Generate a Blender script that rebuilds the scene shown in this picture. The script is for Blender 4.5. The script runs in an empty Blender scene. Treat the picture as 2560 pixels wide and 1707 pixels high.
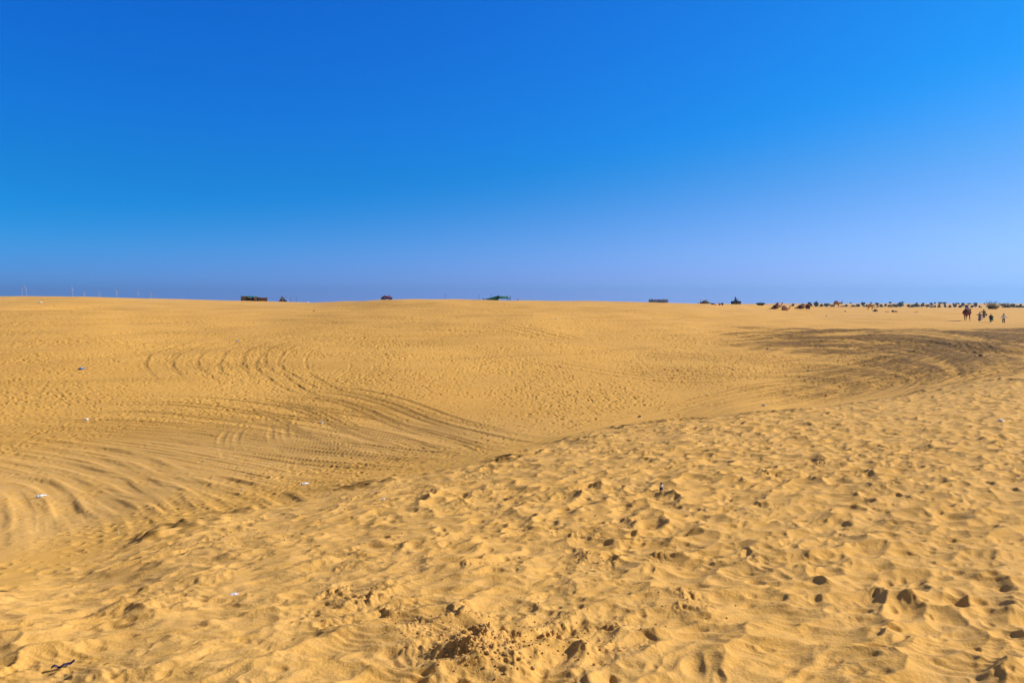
import bpy, math, random
import numpy as np
from mathutils import Vector, Matrix, Euler
sc = bpy.context.scene
COL = sc.collection
R = math.radians

# ------------------------------------------------------------------ camera
EYE = 5.0
HOR = 757.0                      # row of the true horizon in the photograph (2560 x 1707)
FOC = 24 / 36 * 2560
TILT = math.atan((853.5 - HOR) / FOC)
cam = bpy.data.cameras.new('camera'); cam.lens = 24; cam.sensor_width = 36
cam.clip_start = 0.05; cam.clip_end = 30000
camo = bpy.data.objects.new('camera', cam); COL.objects.link(camo)
camo.location = (0, 0, EYE); camo.rotation_euler = (R(90) - TILT, 0, 0)
sc.camera = camo

# ------------------------------------------------------------------ sky and sun
SUN_EL, SUN_AZ = 31.0, 78.0      # azimuth clockwise from the view direction (+Y)
world = bpy.data.worlds.new('World'); sc.world = world; world.use_nodes = True
nt = world.node_tree; N = nt.nodes; L = nt.links
bg = N['Background']
sky = N.new('ShaderNodeTexSky'); sky.sky_type = 'NISHITA'; sky.sun_disc = False
sky.sun_elevation = R(40); sky.sun_rotation = R(70)
sky.sun_elevation = R(SUN_EL + 2); sky.sun_rotation = R(SUN_AZ - 6)
sky.altitude = 200; sky.air_density = 0.6; sky.dust_density = 0.5; sky.ozone_density = 6
def mth(op, a, b=None, clamp=False):
    n = N.new('ShaderNodeMath'); n.operation = op; n.use_clamp = clamp
    for i, v in enumerate((a, b)):
        if v is None: continue
        if isinstance(v, (int, float)): n.inputs[i].default_value = v
        else: L.new(v, n.inputs[i])
    return n.outputs[0]
def fcurve(inp, pts):
    n = N.new('ShaderNodeFloatCurve'); c = n.mapping.curves[0]
    n.mapping.use_clip = False
    for i, (x, y) in enumerate(pts):
        if i < 2: c.points[i].location = (x, y)
        else: c.points.new(x, y)
        
    for p_ in c.points: p_.handle_type = 'AUTO_CLAMPED'
    n.mapping.update(); L.new(inp, n.inputs[1]); return n.outputs[0]
tc = N.new('ShaderNodeTexCoord'); sp = N.new('ShaderNodeSeparateXYZ'); L.new(tc.outputs['Generated'], sp.inputs[0])
el = mth('MAXIMUM', sp.outputs[2], 0.0)
sr = N.new('ShaderNodeSeparateColor'); L.new(sky.outputs[0], sr.inputs[0])
r0 = mth('MULTIPLY', sr.outputs[0], 0.1); g0 = mth('MULTIPLY', sr.outputs[1], 0.1); b0 = mth('MULTIPLY', sr.outputs[2], 0.1)
# red: none in the deep blue, rising towards the horizon and towards the sun's side
uu = mth('EXPONENT', mth('MULTIPLY', sp.outputs[0], 0.78))
r1 = mth('MULTIPLY', mth('MULTIPLY', uu, 0.35), mth('POWER', mth('MAXIMUM', mth('SUBTRACT', 1.0, mth('DIVIDE', el, mth('MULTIPLY', uu, 0.20))), 0.0), 2.0))
g1 = mth('MULTIPLY', g0, fcurve(el, [(0, 1.1), (0.03, 0.92), (0.075, 1.0), (0.14, 1.03), (0.25, 1.10), (0.5, 1.12), (1, 1.1)]))
b1 = mth('MULTIPLY', mth('POWER', b0, 0.6), fcurve(el, [(0, 1.6), (0.03, 1.27), (0.14, 1.16), (0.25, 1.31), (0.42, 1.38), (1, 1.38)]))
# beyond the view cone the sky is paled and reddened as added warm fill
wv = N.new('ShaderNodeMapRange'); wv.interpolation_type = 'SMOOTHSTEP'
wv.inputs[1].default_value = 0.70; wv.inputs[2].default_value = 0.30; L.new(sp.outputs[1], wv.inputs[0])
def mixf(f, a, b):
    n = N.new('ShaderNodeMix'); L.new(f, n.inputs[0]); L.new(a, n.inputs[2]); L.new(b, n.inputs[3]); return n.outputs[0]
r1 = mixf(wv.outputs[0], r1, mth('MINIMUM', mth('MULTIPLY', r0, 2.0), 1.5))
g1 = mixf(wv.outputs[0], g1, mth('MINIMUM', mth('MULTIPLY', g0, 1.15), 1.4))
b1 = mixf(wv.outputs[0], b1, mth('MINIMUM', mth('MULTIPLY', b0, 0.8), 1.2))
cb = N.new('ShaderNodeCombineColor')
for i, v in enumerate((r1, g1, b1)): L.new(mth('MULTIPLY', v, 8.1), cb.inputs[i])
L.new(cb.outputs[0], bg.inputs[0]); bg.inputs[1].default_value = 0.1

sun = bpy.data.lights.new('sun', 'SUN'); sun.energy = 5.0; sun.angle = R(0.5); sun.color = (1.0, 0.92, 0.78)
suno = bpy.data.objects.new('sun', sun); COL.objects.link(suno)
sd = Vector((math.sin(R(SUN_AZ)) * math.cos(R(SUN_EL)), math.cos(R(SUN_AZ)) * math.cos(R(SUN_EL)), math.sin(R(SUN_EL))))
suno.rotation_euler = (-sd).to_track_quat('-Z', 'Y').to_euler()
suno.location = sd * 50
sc.view_settings.view_transform = 'Standard'; sc.view_settings.look = 'None'
sc.view_settings.exposure = 0.33; sc.view_settings.gamma = 1.0
sc.cycles.max_bounces = 6; sc.cycles.volume_bounces = 0

# ------------------------------------------------------------------ numeric helpers
def ray(px, py):
    a, b = px - 1280.0, py - 853.5
    c, s = math.cos(TILT), math.sin(TILT)
    return np.array([a, FOC * c - b * s, -FOC * s - b * c])
def sstep(a, b, x):
    t = np.clip((x - a) / (b - a), 0, 1); return t * t * (3 - 2 * t)
def hsh(ix, iy, seed):
    h = (ix.astype(np.int64) * 374761393 + iy.astype(np.int64) * 668265263 + seed * 2147483647 + 1013904223 * seed) & 0xFFFFFFFF
    h = ((h ^ (h >> 13)) * 1274126177) & 0xFFFFFFFF
    h = ((h ^ (h >> 16)) * 2246822519) & 0xFFFFFFFF
    return (h ^ (h >> 15)) & 0xFFFFFFFF
def rnd(ix, iy, seed): return (hsh(ix, iy, seed) / 4294967296.0).astype(np.float32)
def perlin(x, y, seed):
    ix = np.floor(x); iy = np.floor(y); fx = (x - ix).astype(np.float32); fy = (y - iy).astype(np.float32)
    ix = ix.astype(np.int64); iy = iy.astype(np.int64)
    def g(dx, dy):
        a = rnd(ix + dx, iy + dy, seed) * np.float32(6.2831853)
        return np.cos(a) * (fx - dx) + np.sin(a) * (fy - dy)
    u = fx * fx * fx * (fx * (fx * 6 - 15) + 10); v = fy * fy * fy * (fy * (fy * 6 - 15) + 10)
    a = g(0, 0); a += u * (g(1, 0) - a); b = g(0, 1); b += u * (g(1, 1) - b)
    return 1.5 * (a + v * (b - a))
def cnoise(f, x, y, seed):  # evaluated in chunks to spare memory
    out = np.empty(x.shape, np.float32)
    for i in range(0, len(x), 400000):
        out[i:i+400000] = f(x[i:i+400000], y[i:i+400000], seed)
    return out
def P(x, y, s, seed, sy=None): return cnoise(perlin, x / s, y / (sy or s), seed)
def dents(x, y, cell, seed, rmin, rmax, prob=1.0, rim=0.25, aspect=1.6, ang=None, skew=0.5):
    """sum of irregular elliptic pits, one candidate in every jittered cell"""
    out = np.zeros(x.shape, np.float32)
    gx = x / cell; gy = y / cell
    ix = np.floor(gx).astype(np.int64); iy = np.floor(gy).astype(np.int64)
    for dx in (-1, 0, 1):
        for dy in (-1, 0, 1):
            jx = ix + dx; jy = iy + dy
            cx = jx + 0.1 + 0.8 * rnd(jx, jy, seed); cy = jy + 0.1 + 0.8 * rnd(jx, jy, seed + 1)
            h = rnd(jx, jy, seed + 2)
            rr = (rmin + (rmax - rmin) * h * h) / cell
            th = (rnd(jx, jy, seed + 3) * 6.2832) if ang is None else ang + 1.2 * (rnd(jx, jy, seed + 3) - .5)
            on = rnd(jx, jy, seed + 4) < prob
            ax = gx - cx; ay = gy - cy
            c = np.cos(th); s = np.sin(th)
            u = (c * ax + s * ay) / (rr * aspect); v = (-s * ax + c * ay) / rr
            q2 = (u * u + v * v).astype(np.float32)
            d = np.where(q2 < 1, -(1 - q2) ** 1.5 * (1 + skew * (ax / rr)), 0)
            q = np.sqrt(q2)
            d = d + rim * np.exp(-((q - 1.08) / 0.28) ** 2)
            out += np.where(on, d * (rr * cell / rmax), 0).astype(np.float32)
    return out
def scallop(x, y, cell, seed, ax=1.5):
    gx = x / (cell * ax); gy = y / cell; ix = np.floor(gx).astype(np.int64); iy = np.floor(gy).astype(np.int64)
    f = np.full(x.shape, 9.0, np.float32); dep = np.zeros(x.shape, np.float32)
    for dx in (-1, 0, 1):
        for dy in (-1, 0, 1):
            jx = ix + dx; jy = iy + dy
            u = gx - jx - rnd(jx, jy, seed); v = gy - jy - rnd(jx, jy, seed + 1)
            d = (u * u + v * v - 0.10 * rnd(jx, jy, seed + 2)).astype(np.float32)
            m = np.clip((f - d) / 0.12 * 0.5 + 0.5, 0, 1)        # smooth minimum keeps crests crisp but not razor sharp
            f = f * (1 - m) + d * m - 0.06 * m * (1 - m)
    return np.minimum(f, 0.9)
def cscal(x, y, *a, **k):
    out = np.empty(x.shape, np.float32)
    for i in range(0, len(x), 400000):
        out[i:i+400000] = scallop(x[i:i+400000], y[i:i+400000], *a, **k)
    return out
def cdents(x, y, *a, **k):
    out = np.empty(x.shape, np.float32)
    for i in range(0, len(x), 400000):
        out[i:i+400000] = dents(x[i:i+400000], y[i:i+400000], *a, **k)
    return out

# ------------------------------------------------------------------ large shape of the dunes
# each column: (bearing of the column as a photo x, [(photo row, distance) ... crest], [(distance, height rel. to eye) behind it])
BACK_L = [(600, -9.0), (1200, -9.0), (3000, -9.0), (9500, -9.0)]
BACK_H = [(600, -9.0), (1500, -6.0), (4000, 4.0), (6500, 20.0), (9500, 20.0)]
BACK_R = [(330, -4.6), (470, -5.2), (620, -4.4), (800, -3.2), (1000, -1.9), (1150, -1.4), (1500, -5.0), (3000, -9.0), (9500, -9.0)]
def back(c):
    Y, z = c; return [(Y * 1.06, z - 0.03), (Y * 1.25, z - 0.8), (Y * 1.6, z - 3.0)]
LL = [(1707, 4.3), (1600, 5.2), (1450, 8.6), (1350, 11.5), (1250, 16.5), (1150, 21), (1060, 27), (980, 34), (900, 43), (850, 53), (800, 68), (775, 84), (760, 105), (748, 130), (741.5, 160)]
RR_ = [(1707, 4.2), (1400, 6.8), (1200, 10.6), (1100, 14.2), (1000, 22), (938, 31.5), (925, 38.5), (900, 46), (870, 56), (845, 70), (825, 88), (806, 118), (785, 165), (773, 215), (770, 240)]
TAB = [
 (-900, LL, 2), (0, LL, 2), (200, LL[:-2] + [(748, 132), (741.5, 165)], 2),
 (400, [(1707, 4.2), (1500, 6.4), (1400, 8.6), (1320, 11.5), (1250, 15.3), (1150, 20.5), (1060, 26.5), (980, 34), (900, 45), (850, 57), (800, 78), (775, 100), (762, 130), (752, 165), (746.5, 200)], 2),
 (520, [(1707, 4.2), (1500, 6.3), (1400, 8.3), (1310, 11.5), (1240, 15.5), (1150, 20.4), (1060, 26.5), (980, 34.2), (900, 45.5), (850, 58), (800, 80), (775, 107), (763, 140), (754, 178), (750.5, 215)], 0),
 (640, [(1707, 4.2), (1500, 6.2), (1400, 8.1), (1300, 11.6), (1230, 15.8), (1150, 20.3), (1060, 26.5), (980, 34.5), (900, 46), (850, 59), (800, 83), (775, 115), (764, 150), (756, 190), (753, 230)], 0),
 (760, [(1707, 4.2), (1500, 6.1), (1400, 8.0), (1300, 11.2), (1225, 15.4), (1160, 19.8), (1060, 26.5), (980, 34.5), (900, 46), (850, 59), (800, 82), (775, 114), (765, 150), (758, 190), (755.5, 220)], 0),
 (860, [(1707, 4.2), (1500, 6.0), (1400, 7.8), (1300, 10.8), (1218, 15.0), (1170, 18.8), (1060, 26.5), (980, 34.2), (900, 46), (850, 58.5), (800, 79), (775, 104), (762, 130), (754, 150), (751, 165)], 0),
 (1000, [(1707, 4.2), (1500, 6), (1400, 7.6), (1300, 10.3), (1210, 14.5), (1180, 17.5), (1120, 22), (1060, 26.5), (980, 34), (900, 46), (850, 58), (800, 77), (775, 92), (760, 112), (747, 135)], 0),
 (1280, [(1707, 4.2), (1500, 5.9), (1400, 7.4), (1250, 11.3), (1140, 17), (1110, 21.5), (1060, 26.5), (1000, 33), (900, 47.5), (850, 59), (800, 76), (775, 95), (762, 118), (751.5, 150)], 0),
 (1480, [(1707, 4.2), (1500, 5.8), (1400, 7.3), (1225, 11.5), (1120, 17), (1086, 21), (1055, 26.3), (1000, 33.5), (900, 49), (850, 63), (810, 79), (780, 99), (765, 122), (753, 155)], 0),
 (1700, [(1707, 4.2), (1500, 5.8), (1400, 7.2), (1200, 11.9), (1100, 17), (1062, 20.5), (1045, 27.5), (980, 37), (900, 52), (850, 67), (815, 82), (790, 105), (772, 130), (757.5, 165)], 0),
 (1860, [(1707, 4.2), (1400, 7.1), (1200, 11.6), (1100, 16.4), (1045, 21.2), (1031, 26.5), (980, 35.5), (920, 46), (880, 56), (850, 70), (825, 84), (800, 107), (780, 137), (766, 170), (760, 185)], 1),
 (2000, [(1707, 4.2), (1400, 7), (1200, 11.3), (1100, 15.8), (1030, 22), (1018, 30), (980, 37), (930, 45), (880, 59), (850, 72), (830, 84), (806, 110), (785, 150), (770, 195), (766.5, 215)], 1),
 (2250, [(1707, 4.2), (1400, 6.9), (1200, 10.9), (1100, 15), (1000, 24.5), (988, 32), (960, 38), (910, 48), (870, 62), (845, 75), (825, 92), (806, 118), (785, 160), (772, 205), (768.5, 225)], 1),
 (2560, RR_, 1), (3500, RR_, 1)]
def zof(px, py, Y):
    d = ray(px, py); return d[2] / d[1] * Y, d[0] / d[1] * Y
AZ0, AZ1, NAZ = -1.06, 1.16, 750
LR = np.linspace(math.log(0.6), math.log(11000), 1300)
def pchip(x, y, xn):
    x = np.array(x, float); y = np.array(y, float); h = np.diff(x); dl = np.diff(y) / h
    m = np.zeros(len(x)); m[0] = dl[0]; m[-1] = dl[-1]
    for i in range(1, len(x) - 1):
        if dl[i-1] * dl[i] > 0:
            w1 = 2 * h[i] + h[i-1]; w2 = h[i] + 2 * h[i-1]
            m[i] = (w1 + w2) / (w1 / dl[i-1] + w2 / dl[i])
    j = np.clip(np.searchsorted(x, xn) - 1, 0, len(h) - 1); t = (xn - x[j]) / h[j]
    r = (2*t**3-3*t**2+1)*y[j] + (t**3-2*t**2+t)*h[j]*m[j] + (-2*t**3+3*t**2)*y[j+1] + (t**3-t**2)*h[j]*m[j+1]
    r = np.where(xn < x[0], y[0], r); return np.where(xn > x[-1], y[-1], r)
azs = []; prof = []
for px, pts, side in TAB:
    az = math.atan((px - 1280) / FOC); ca = math.cos(az)
    q = [(math.log(1.0), -2.2), (math.log(2.4), -2.25)]
    for py, Y in pts: q.append((math.log(Y / ca), zof(px, py, Y)[0]))
    Yc = pts[-1][1]; zc = q[-1][1]
    for Y, z in back((Yc, zc)): q.append((math.log(Y / ca), z))
    for Y, z in (BACK_L, BACK_R, BACK_H)[side]:
        if math.log(Y / ca) > q[-1][0] + 0.05: q.append((math.log(Y / ca), z))
    azs.append(az); prof.append(pchip([a for a, b in q], [b for a, b in q], LR))
prof = np.array(prof); GA = np.linspace(AZ0, AZ1, NAZ)
tab = np.stack([pchip(azs, prof[:, j], GA) for j in range(len(LR))], 1)
def gauss(a, s, ax):
    k = np.exp(-0.5 * (np.arange(-int(3*s), int(3*s)+1) / s) ** 2); k /= k.sum(); n = len(k) // 2
    pad = [(0, 0), (0, 0)]; pad[ax] = (n, n); b = np.pad(a, pad, mode='edge')
    return sum(k[i] * (b[i:i+a.shape[0]] if ax == 0 else b[:, i:i+a.shape[1]]) for i in range(len(k)))
tab = gauss(gauss(tab, 9, 0), 1.6, 1)
def macro(x, y):
    r = np.hypot(x, y); az = np.arctan2(x, np.maximum(y, -1e9))
    u = np.clip((az - AZ0) / (AZ1 - AZ0), 0, 1) * (NAZ - 1)
    v = np.clip((np.log(np.maximum(r, 0.61)) - LR[0]) / (LR[-1] - LR[0]), 0, 0.99999) * (len(LR) - 1)
    i = np.minimum(u.astype(int), NAZ - 2); j = np.minimum(v.astype(int), len(LR) - 2); u = u - i; v = v - j
    z = (tab[i, j] * (1-u) + tab[i+1, j] * u) * (1-v) + (tab[i, j+1] * (1-u) + tab[i+1, j+1] * u) * v
    # behind the photographer: the same dune top, gently sloping
    k = sstep(1.1, 1.9, np.abs(az)) 
    zb = -2.3 - 0.02 * np.minimum(r, 200)
    z = z * (1 - k) + zb * k
    # towards the foot of the photographer the two halves meet
    z = z + (-2.22 - z) * sstep(2.6, 1.0, r)
    return z + EYE
def hit(px, py, fn=None):
    """first point where the sight line meets the sand"""
    d = ray(px, py); d = d / d[1]
    Y = np.exp(np.linspace(math.log(2.5), math.log(1500), 3000))
    x = d[0] * Y; z = EYE + d[2] * Y; g = macro(x, Y)
    b = np.nonzero(z <= g)[0]
    i = b[0] if len(b) else int(np.argmin(np.where(Y < 260, z - g, 9e9)))
    return x[i], Y[i]

# edge of the trampled near dune and its distance along every bearing
EDGE = [(-900, 1500), (0, 1490), (300, 1370), (520, 1300), (900, 1214), (1280, 1140), (1700, 1055), (2040, 1022), (2250, 992), (2560, 940), (3500, 930)]
ea = []; er = []
for px, py in EDGE:
    x, y = hit(px, py); ea.append(math.atan2(x, y)); er.append(math.hypot(x, y))
def edge_r(az): return np.interp(az, ea, er)

# ------------------------------------------------------------------ tyre tracks, scored into a raster
RX0, RY0, RX1, RY1, RS = -48.0, 5.0, 76.0, 112.0, 0.045
NX, NY = int((RX1 - RX0) / RS), int((RY1 - RY0) / RS)
RH = np.zeros((NX, NY), np.float32); RD = np.zeros((NX, NY), np.float32)
rng = random.Random(7)
def spline(pts, step=0.25):
    pts = np.array(pts, float); p = np.vstack([2*pts[0]-pts[1], pts, 2*pts[-1]-pts[-2]]); out = []
    for i in range(1, len(p) - 2):
        n = max(2, int(np.hypot(*(p[i+1] - p[i])) / step)); t = np.linspace(0, 1, n, endpoint=False)[:, None]
        out.append(0.5 * (2*p[i] + (p[i+1]-p[i-1])*t + (2*p[i-1]-5*p[i]+4*p[i+1]-p[i+2])*t**2 + (3*p[i]-p[i-1]-3*p[i+1]+p[i+2])*t**3))
    return np.vstack(out + [pts[-1:]])
def rut(line, width=0.22, depth=0.03, tread=0.004, damp=0.0, rim=0.32, pitch=0.16):
    """press one wheel rut along a world-space line"""
    s = 0.0
    n = len(line)
    for i in range(n - 1):
        a = line[i]; b = line[i+1]; l = float(np.hypot(*(b - a)))
        if l < 1e-4: continue
        m = width * 2.2
        x0 = max(0, int((min(a[0], b[0]) - m - RX0) / RS)); x1 = min(NX, int((max(a[0], b[0]) + m - RX0) / RS) + 1)
        y0 = max(0, int((min(a[1], b[1]) - m - RY0) / RS)); y1 = min(NY, int((max(a[1], b[1]) + m - RY0) / RS) + 1)
        if x1 <= x0 or y1 <= y0: s += l; continue
        X = (RX0 + RS * np.arange(x0, x1, dtype=np.float32))[:, None]; Y = (RY0 + RS * np.arange(y0, y1, dtype=np.float32))[None, :]
        t = ((X - a[0]) * (b[0]-a[0]) + (Y - a[1]) * (b[1]-a[1])) / (l * l)
        on = (t >= 0) & (t < 1)
        d = ((X - a[0]) * (b[1]-a[1]) - (Y - a[1]) * (b[0]-a[0])) / l
        q = np.abs(d) / (width * 0.5); fade = min(1, 4.0 * min(i, n - i) / n)
        v = np.where(q < 1, -1.0, 0) * (1 - q ** 4) + rim * np.exp(-((q - 1.35) / 0.35) ** 2)
        w = 0.6 + 0.4 * math.sin(s * 1.7 + width * 90)
        v = v * depth * fade * w
        v = v + np.where(q < 1, tread * np.sin((s + t * l) * 6.283 / pitch + np.abs(d) * 30), 0) * fade
        w_ = RH[x0:x1, y0:y1]; w_ += np.where(on, np.where(q < 1, v - 0.65 * w_, v - 0.35 * w_ * (q < 1.7)), 0).astype(np.float32)
        if damp: RD[x0:x1, y0:y1] = np.maximum(RD[x0:x1, y0:y1], np.where(on, damp * fade * np.clip(1.5 - q, 0, 1), 0))
        s += l
def offset(line, d):
    t = np.gradient(line, axis=0); t /= np.maximum(np.hypot(t[:, 0], t[:, 1]), 1e-6)[:, None]
    return line + np.stack([t[:, 1], -t[:, 0]], 1) * d
def world_line(pix): return spline([hit(a, b) for a, b in pix])
def car(pix, gauge=1.45, **k):
    w = world_line(pix)
    for s in (-1, 1): rut(offset(w, s * gauge / 2), **k)
def bundle(pix, n, spread, seed, gauge=1.45, **k):
    w = world_line(pix); r = random.Random(seed)
    arc = np.concatenate([[0], np.cumsum(np.hypot(*np.diff(w, axis=0).T))])
    for i in range(n):
        o = r.uniform(-spread, spread); ph = r.uniform(0, 6.28); a = r.uniform(.03, .12) * spread
        wave = o + a * np.sin(arc / r.uniform(8, 16) + ph)
        t = np.gradient(w, axis=0); t /= np.maximum(np.hypot(t[:, 0], t[:, 1]), 1e-6)[:, None]
        l = w + np.stack([t[:, 1], -t[:, 0]], 1) * wave[:, None]
        i0 = int(r.uniform(0, .25) * len(l)); i1 = int(r.uniform(.75, 1) * len(l)); l = l[i0:i1]
        kk = dict(k); kk['depth'] = k.get('depth', .03) * r.uniform(.5, 1.3)
        if 'damp' in kk: kk['damp'] = kk['damp'] * r.uniform(.3, 1)
        for s in (-1, 1): rut(offset(l, s * gauge / 2), **kk)
# the arcs in the middle of the far side of the bowl
car([(455, 970), (405, 925), (395, 905), (420, 880), (520, 853), (650, 838), (800, 835)], depth=.036, width=.34, damp=.25)
car([(520, 965), (475, 930), (462, 905), (490, 880), (580, 855), (700, 842)], depth=.036, width=.34, damp=.25)
car([(605, 955), (585, 930), (580, 900), (610, 868), (700, 850)], depth=.036, width=.34, damp=.2)
car([(690, 960), (650, 930), (632, 905), (655, 868), (760, 845), (900, 850)], depth=.036, width=.34, damp=.3)
car([(850, 1005), (760, 975), (690, 935), (668, 905), (700, 870), (790, 848)], depth=.036, width=.34, damp=.2)
car([(760, 945), (735, 915), (745, 885), (790, 862), (880, 848)], depth=.035)
car([(940, 1015), (830, 985), (755, 945), (735, 930)], depth=.045, damp=.4)
car([(770, 960), (830, 915), (890, 900), (900, 925), (800, 990)], depth=.02)
bundle([(480, 985), (700, 985), (860, 1010), (1000, 1065), (1150, 1110), (1270, 1135)], 8, 3.4, 3, tread=.008, depth=.016, damp=.8)
bundle([(100, 1020), (400, 1010), (640, 1035), (820, 1060), (1020, 1105), (1230, 1150)], 8, 3.0, 5, tread=.008, depth=.014, damp=.6)
bundle([(-200, 1075), (100, 1075), (350, 1085), (600, 1110), (850, 1145), (1080, 1160), (1230, 1150)], 10, 1.4, 11, depth=.022, tread=.010, damp=.5)
bundle([(-200, 1130), (100, 1130), (400, 1160), (700, 1190), (950, 1190), (1200, 1160), (1350, 1120)], 12, 2.0, 13, depth=.022, tread=.007, damp=.1)
bundle([(-100, 1180), (200, 1190), (450, 1225), (700, 1240), (950, 1215), (1250, 1155), (1500, 1090), (1750, 1030)], 12, 1.4, 17, depth=.022, tread=.008, damp=.15)
bundle([(-300, 1085), (50, 1140), (250, 1200), (360, 1262), (440, 1330)], 11, 1.5, 19, depth=.022, tread=.005, width=.3)
bundle([(-200, 1110), (200, 1160), (430, 1220), (500, 1270), (580, 1315)], 9, 1.5, 23, depth=.024, tread=.005, width=.32)
bundle([(-300, 1185), (-20, 1190), (70, 1240), (115, 1310), (130, 1390)], 4, .8, 29, depth=.045, tread=.008, width=.4)
bundle([(-300, 1060), (0, 1070), (300, 1100), (600, 1150), (850, 1180), (1050, 1180), (1280, 1150)], 14, 2.2, 73, depth=.018, tread=.009, width=.17, damp=.25)
bundle([(-300, 1100), (100, 1120), (450, 1180), (700, 1225), (900, 1222), (1150, 1180)], 12, 1.6, 79, depth=.018, tread=.008, width=.18)
car([(590, 1150), (572, 1110), (582, 1080), (620, 1050)], gauge=.5, depth=.022, tread=.002)
car([(735, 1140), (705, 1110), (695, 1080), (705, 1050)], gauge=.5, depth=.022, tread=.002)

for pix in ([(-150, 1112), (200, 1172), (400, 1250), (500, 1325), (520, 1350)], [(-50, 1078), (300, 1135), (490, 1215), (610, 1285), (700, 1308)], [(420, 1160), (650, 1225), (770, 1270), (900, 1282)],
            [(-150, 1210), (40, 1225), (100, 1290), (125, 1370)], [(-250, 1195), (60, 1200), (150, 1250), (180, 1320)]):
    w = world_line(pix); rut(w, width=.5, depth=.045, tread=.004, rim=.5); rut(offset(w, .75), width=.4, depth=.03, tread=.004, rim=.4)
bundle([(600, 1100), (800, 1128), (1000, 1148), (1150, 1150), (1250, 1140)], 4, .8, 89, depth=.02, tread=.014, width=.24, damp=.8)
bundle([(650, 1060), (850, 1075), (1050, 1110), (1200, 1135)], 4, 1.0, 97, depth=.018, tread=.012, width=.22, damp=.7)
# the churned right-hand side of the bowl
bundle([(1500, 1090), (1750, 1040), (2000, 985), (2250, 925), (2400, 880), (2520, 850)], 16, 2.6, 31, depth=.05, damp=.45)
bundle([(1700, 935), (1950, 930), (2150, 905), (2350, 865), (2520, 838)], 16, 4.2, 37, depth=.06, damp=.9)
bundle([(1780, 845), (2050, 842), (2300, 850), (2500, 866), (2620, 880)], 16, 5.0, 41, depth=.07, damp=1.0)
bundle([(1250, 880), (1500, 915), (1750, 940), (1950, 935)], 6, 3.0, 43, depth=.03, damp=.5)
bundle([(1050, 805), (1200, 810), (1400, 850), (1600, 880), (1850, 900)], 5, 3.0, 47, depth=.03, damp=.5)
car([(2330, 895), (2430, 870), (2520, 850), (2600, 835)], width=.4, depth=.07, rim=.8)
car([(2420, 850), (2460, 880), (2540, 905)], width=.4, depth=.07, rim=.8)
car([(2560, 830), (2480, 845), (2380, 862)], width=.4, depth=.07, rim=.8)
bundle([(2330, 880), (2450, 872), (2600, 880), (2700, 885)], 6, 2.0, 53, depth=.06, rim=.5, damp=.6)
car([(0, 1000), (200, 985), (450, 965), (700, 950), (900, 955)], depth=.02)
bundle([(900, 1030), (1200, 1040), (1500, 1045), (1750, 1040)], 4, 2.0, 59, depth=.02)
car([(1280, 1105), (1500, 1095)], depth=.02)
bundle([(1180, 1180), (1400, 1130), (1600, 1080), (1800, 1035)], 8, 1.1, 61, depth=.06, damp=.7)
def trail(pix, seed, stride=.62, size=(.15, .065), depth=.034, side=.11):
    """a walker's line of single prints"""
    w = world_line(pix); arc = np.concatenate([[0], np.cumsum(np.hypot(*np.diff(w, axis=0).T))]); r = random.Random(seed); k = 0; d = 0
    while d < arc[-1]:
        x = np.interp(d, arc, w[:, 0]); y = np.interp(d, arc, w[:, 1]); x2 = np.interp(d + .3, arc, w[:, 0]); y2 = np.interp(d + .3, arc, w[:, 1])
        th = math.atan2(y2 - y, x2 - x + 1e-6) + r.uniform(-.2, .2); k = -k if k else 1
        x -= math.sin(th) * side * k; y += math.cos(th) * side * k; m = .35
        i0, i1 = max(0, int((x - m - RX0) / RS)), min(NX, int((x + m - RX0) / RS)); j0, j1 = max(0, int((y - m - RY0) / RS)), min(NY, int((y + m - RY0) / RS))
        if i1 > i0 and j1 > j0:
            X = (RX0 + RS * np.arange(i0, i1))[:, None] - x; Y = (RY0 + RS * np.arange(j0, j1))[None, :] - y
            u = (math.cos(th) * X + math.sin(th) * Y) / size[0]; v = (-math.sin(th) * X + math.cos(th) * Y) / size[1]; q2 = u * u + v * v
            RT[i0:i1, j0:j1] += (depth * (np.where(q2 < 1, -(1 - q2), 0) + .35 * np.exp(-((np.sqrt(q2) - 1.3) / .35) ** 2))).astype(np.float32)
            RD[i0:i1, j0:j1] = np.maximum(RD[i0:i1, j0:j1], np.where(q2 < 1, .3, 0))
        d += stride * r.uniform(.85, 1.15)
RT = np.zeros((NX, NY), np.float32)
for i_, t_ in enumerate([[(0, 985), (300, 960), (700, 900), (1000, 830), (1200, 800)], [(1500, 1090), (1350, 1000), (1150, 920), (1100, 850)], [(1700, 1040), (1500, 930), (1450, 860), (1500, 800)], [(900, 1190), (800, 1040), (700, 930), (500, 850)],
                        [(1200, 1140), (1250, 1000), (1450, 900), (1700, 840), (1900, 810)], [(700, 860), (900, 900), (1300, 950), (1700, 970)], [(100, 860), (400, 880), (800, 960), (1100, 1040)]]):
    trail(t_, i_ + 200)
def sample(Rr, x, y):
    u = (x - RX0) / RS; v = (y - RY0) / RS
    ok = (u >= 0) & (u < NX - 1) & (v >= 0) & (v < NY - 1)
    u = np.clip(u, 0, NX - 1.001); v = np.clip(v, 0, NY - 1.001); i = u.astype(int); j = v.astype(int); u = u - i; v = v - j
    z = (Rr[i, j] * (1-u) + Rr[i+1, j] * u) * (1-v) + (Rr[i, j+1] * (1-u) + Rr[i+1, j+1] * u) * v
    return np.where(ok, z, 0)

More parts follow.
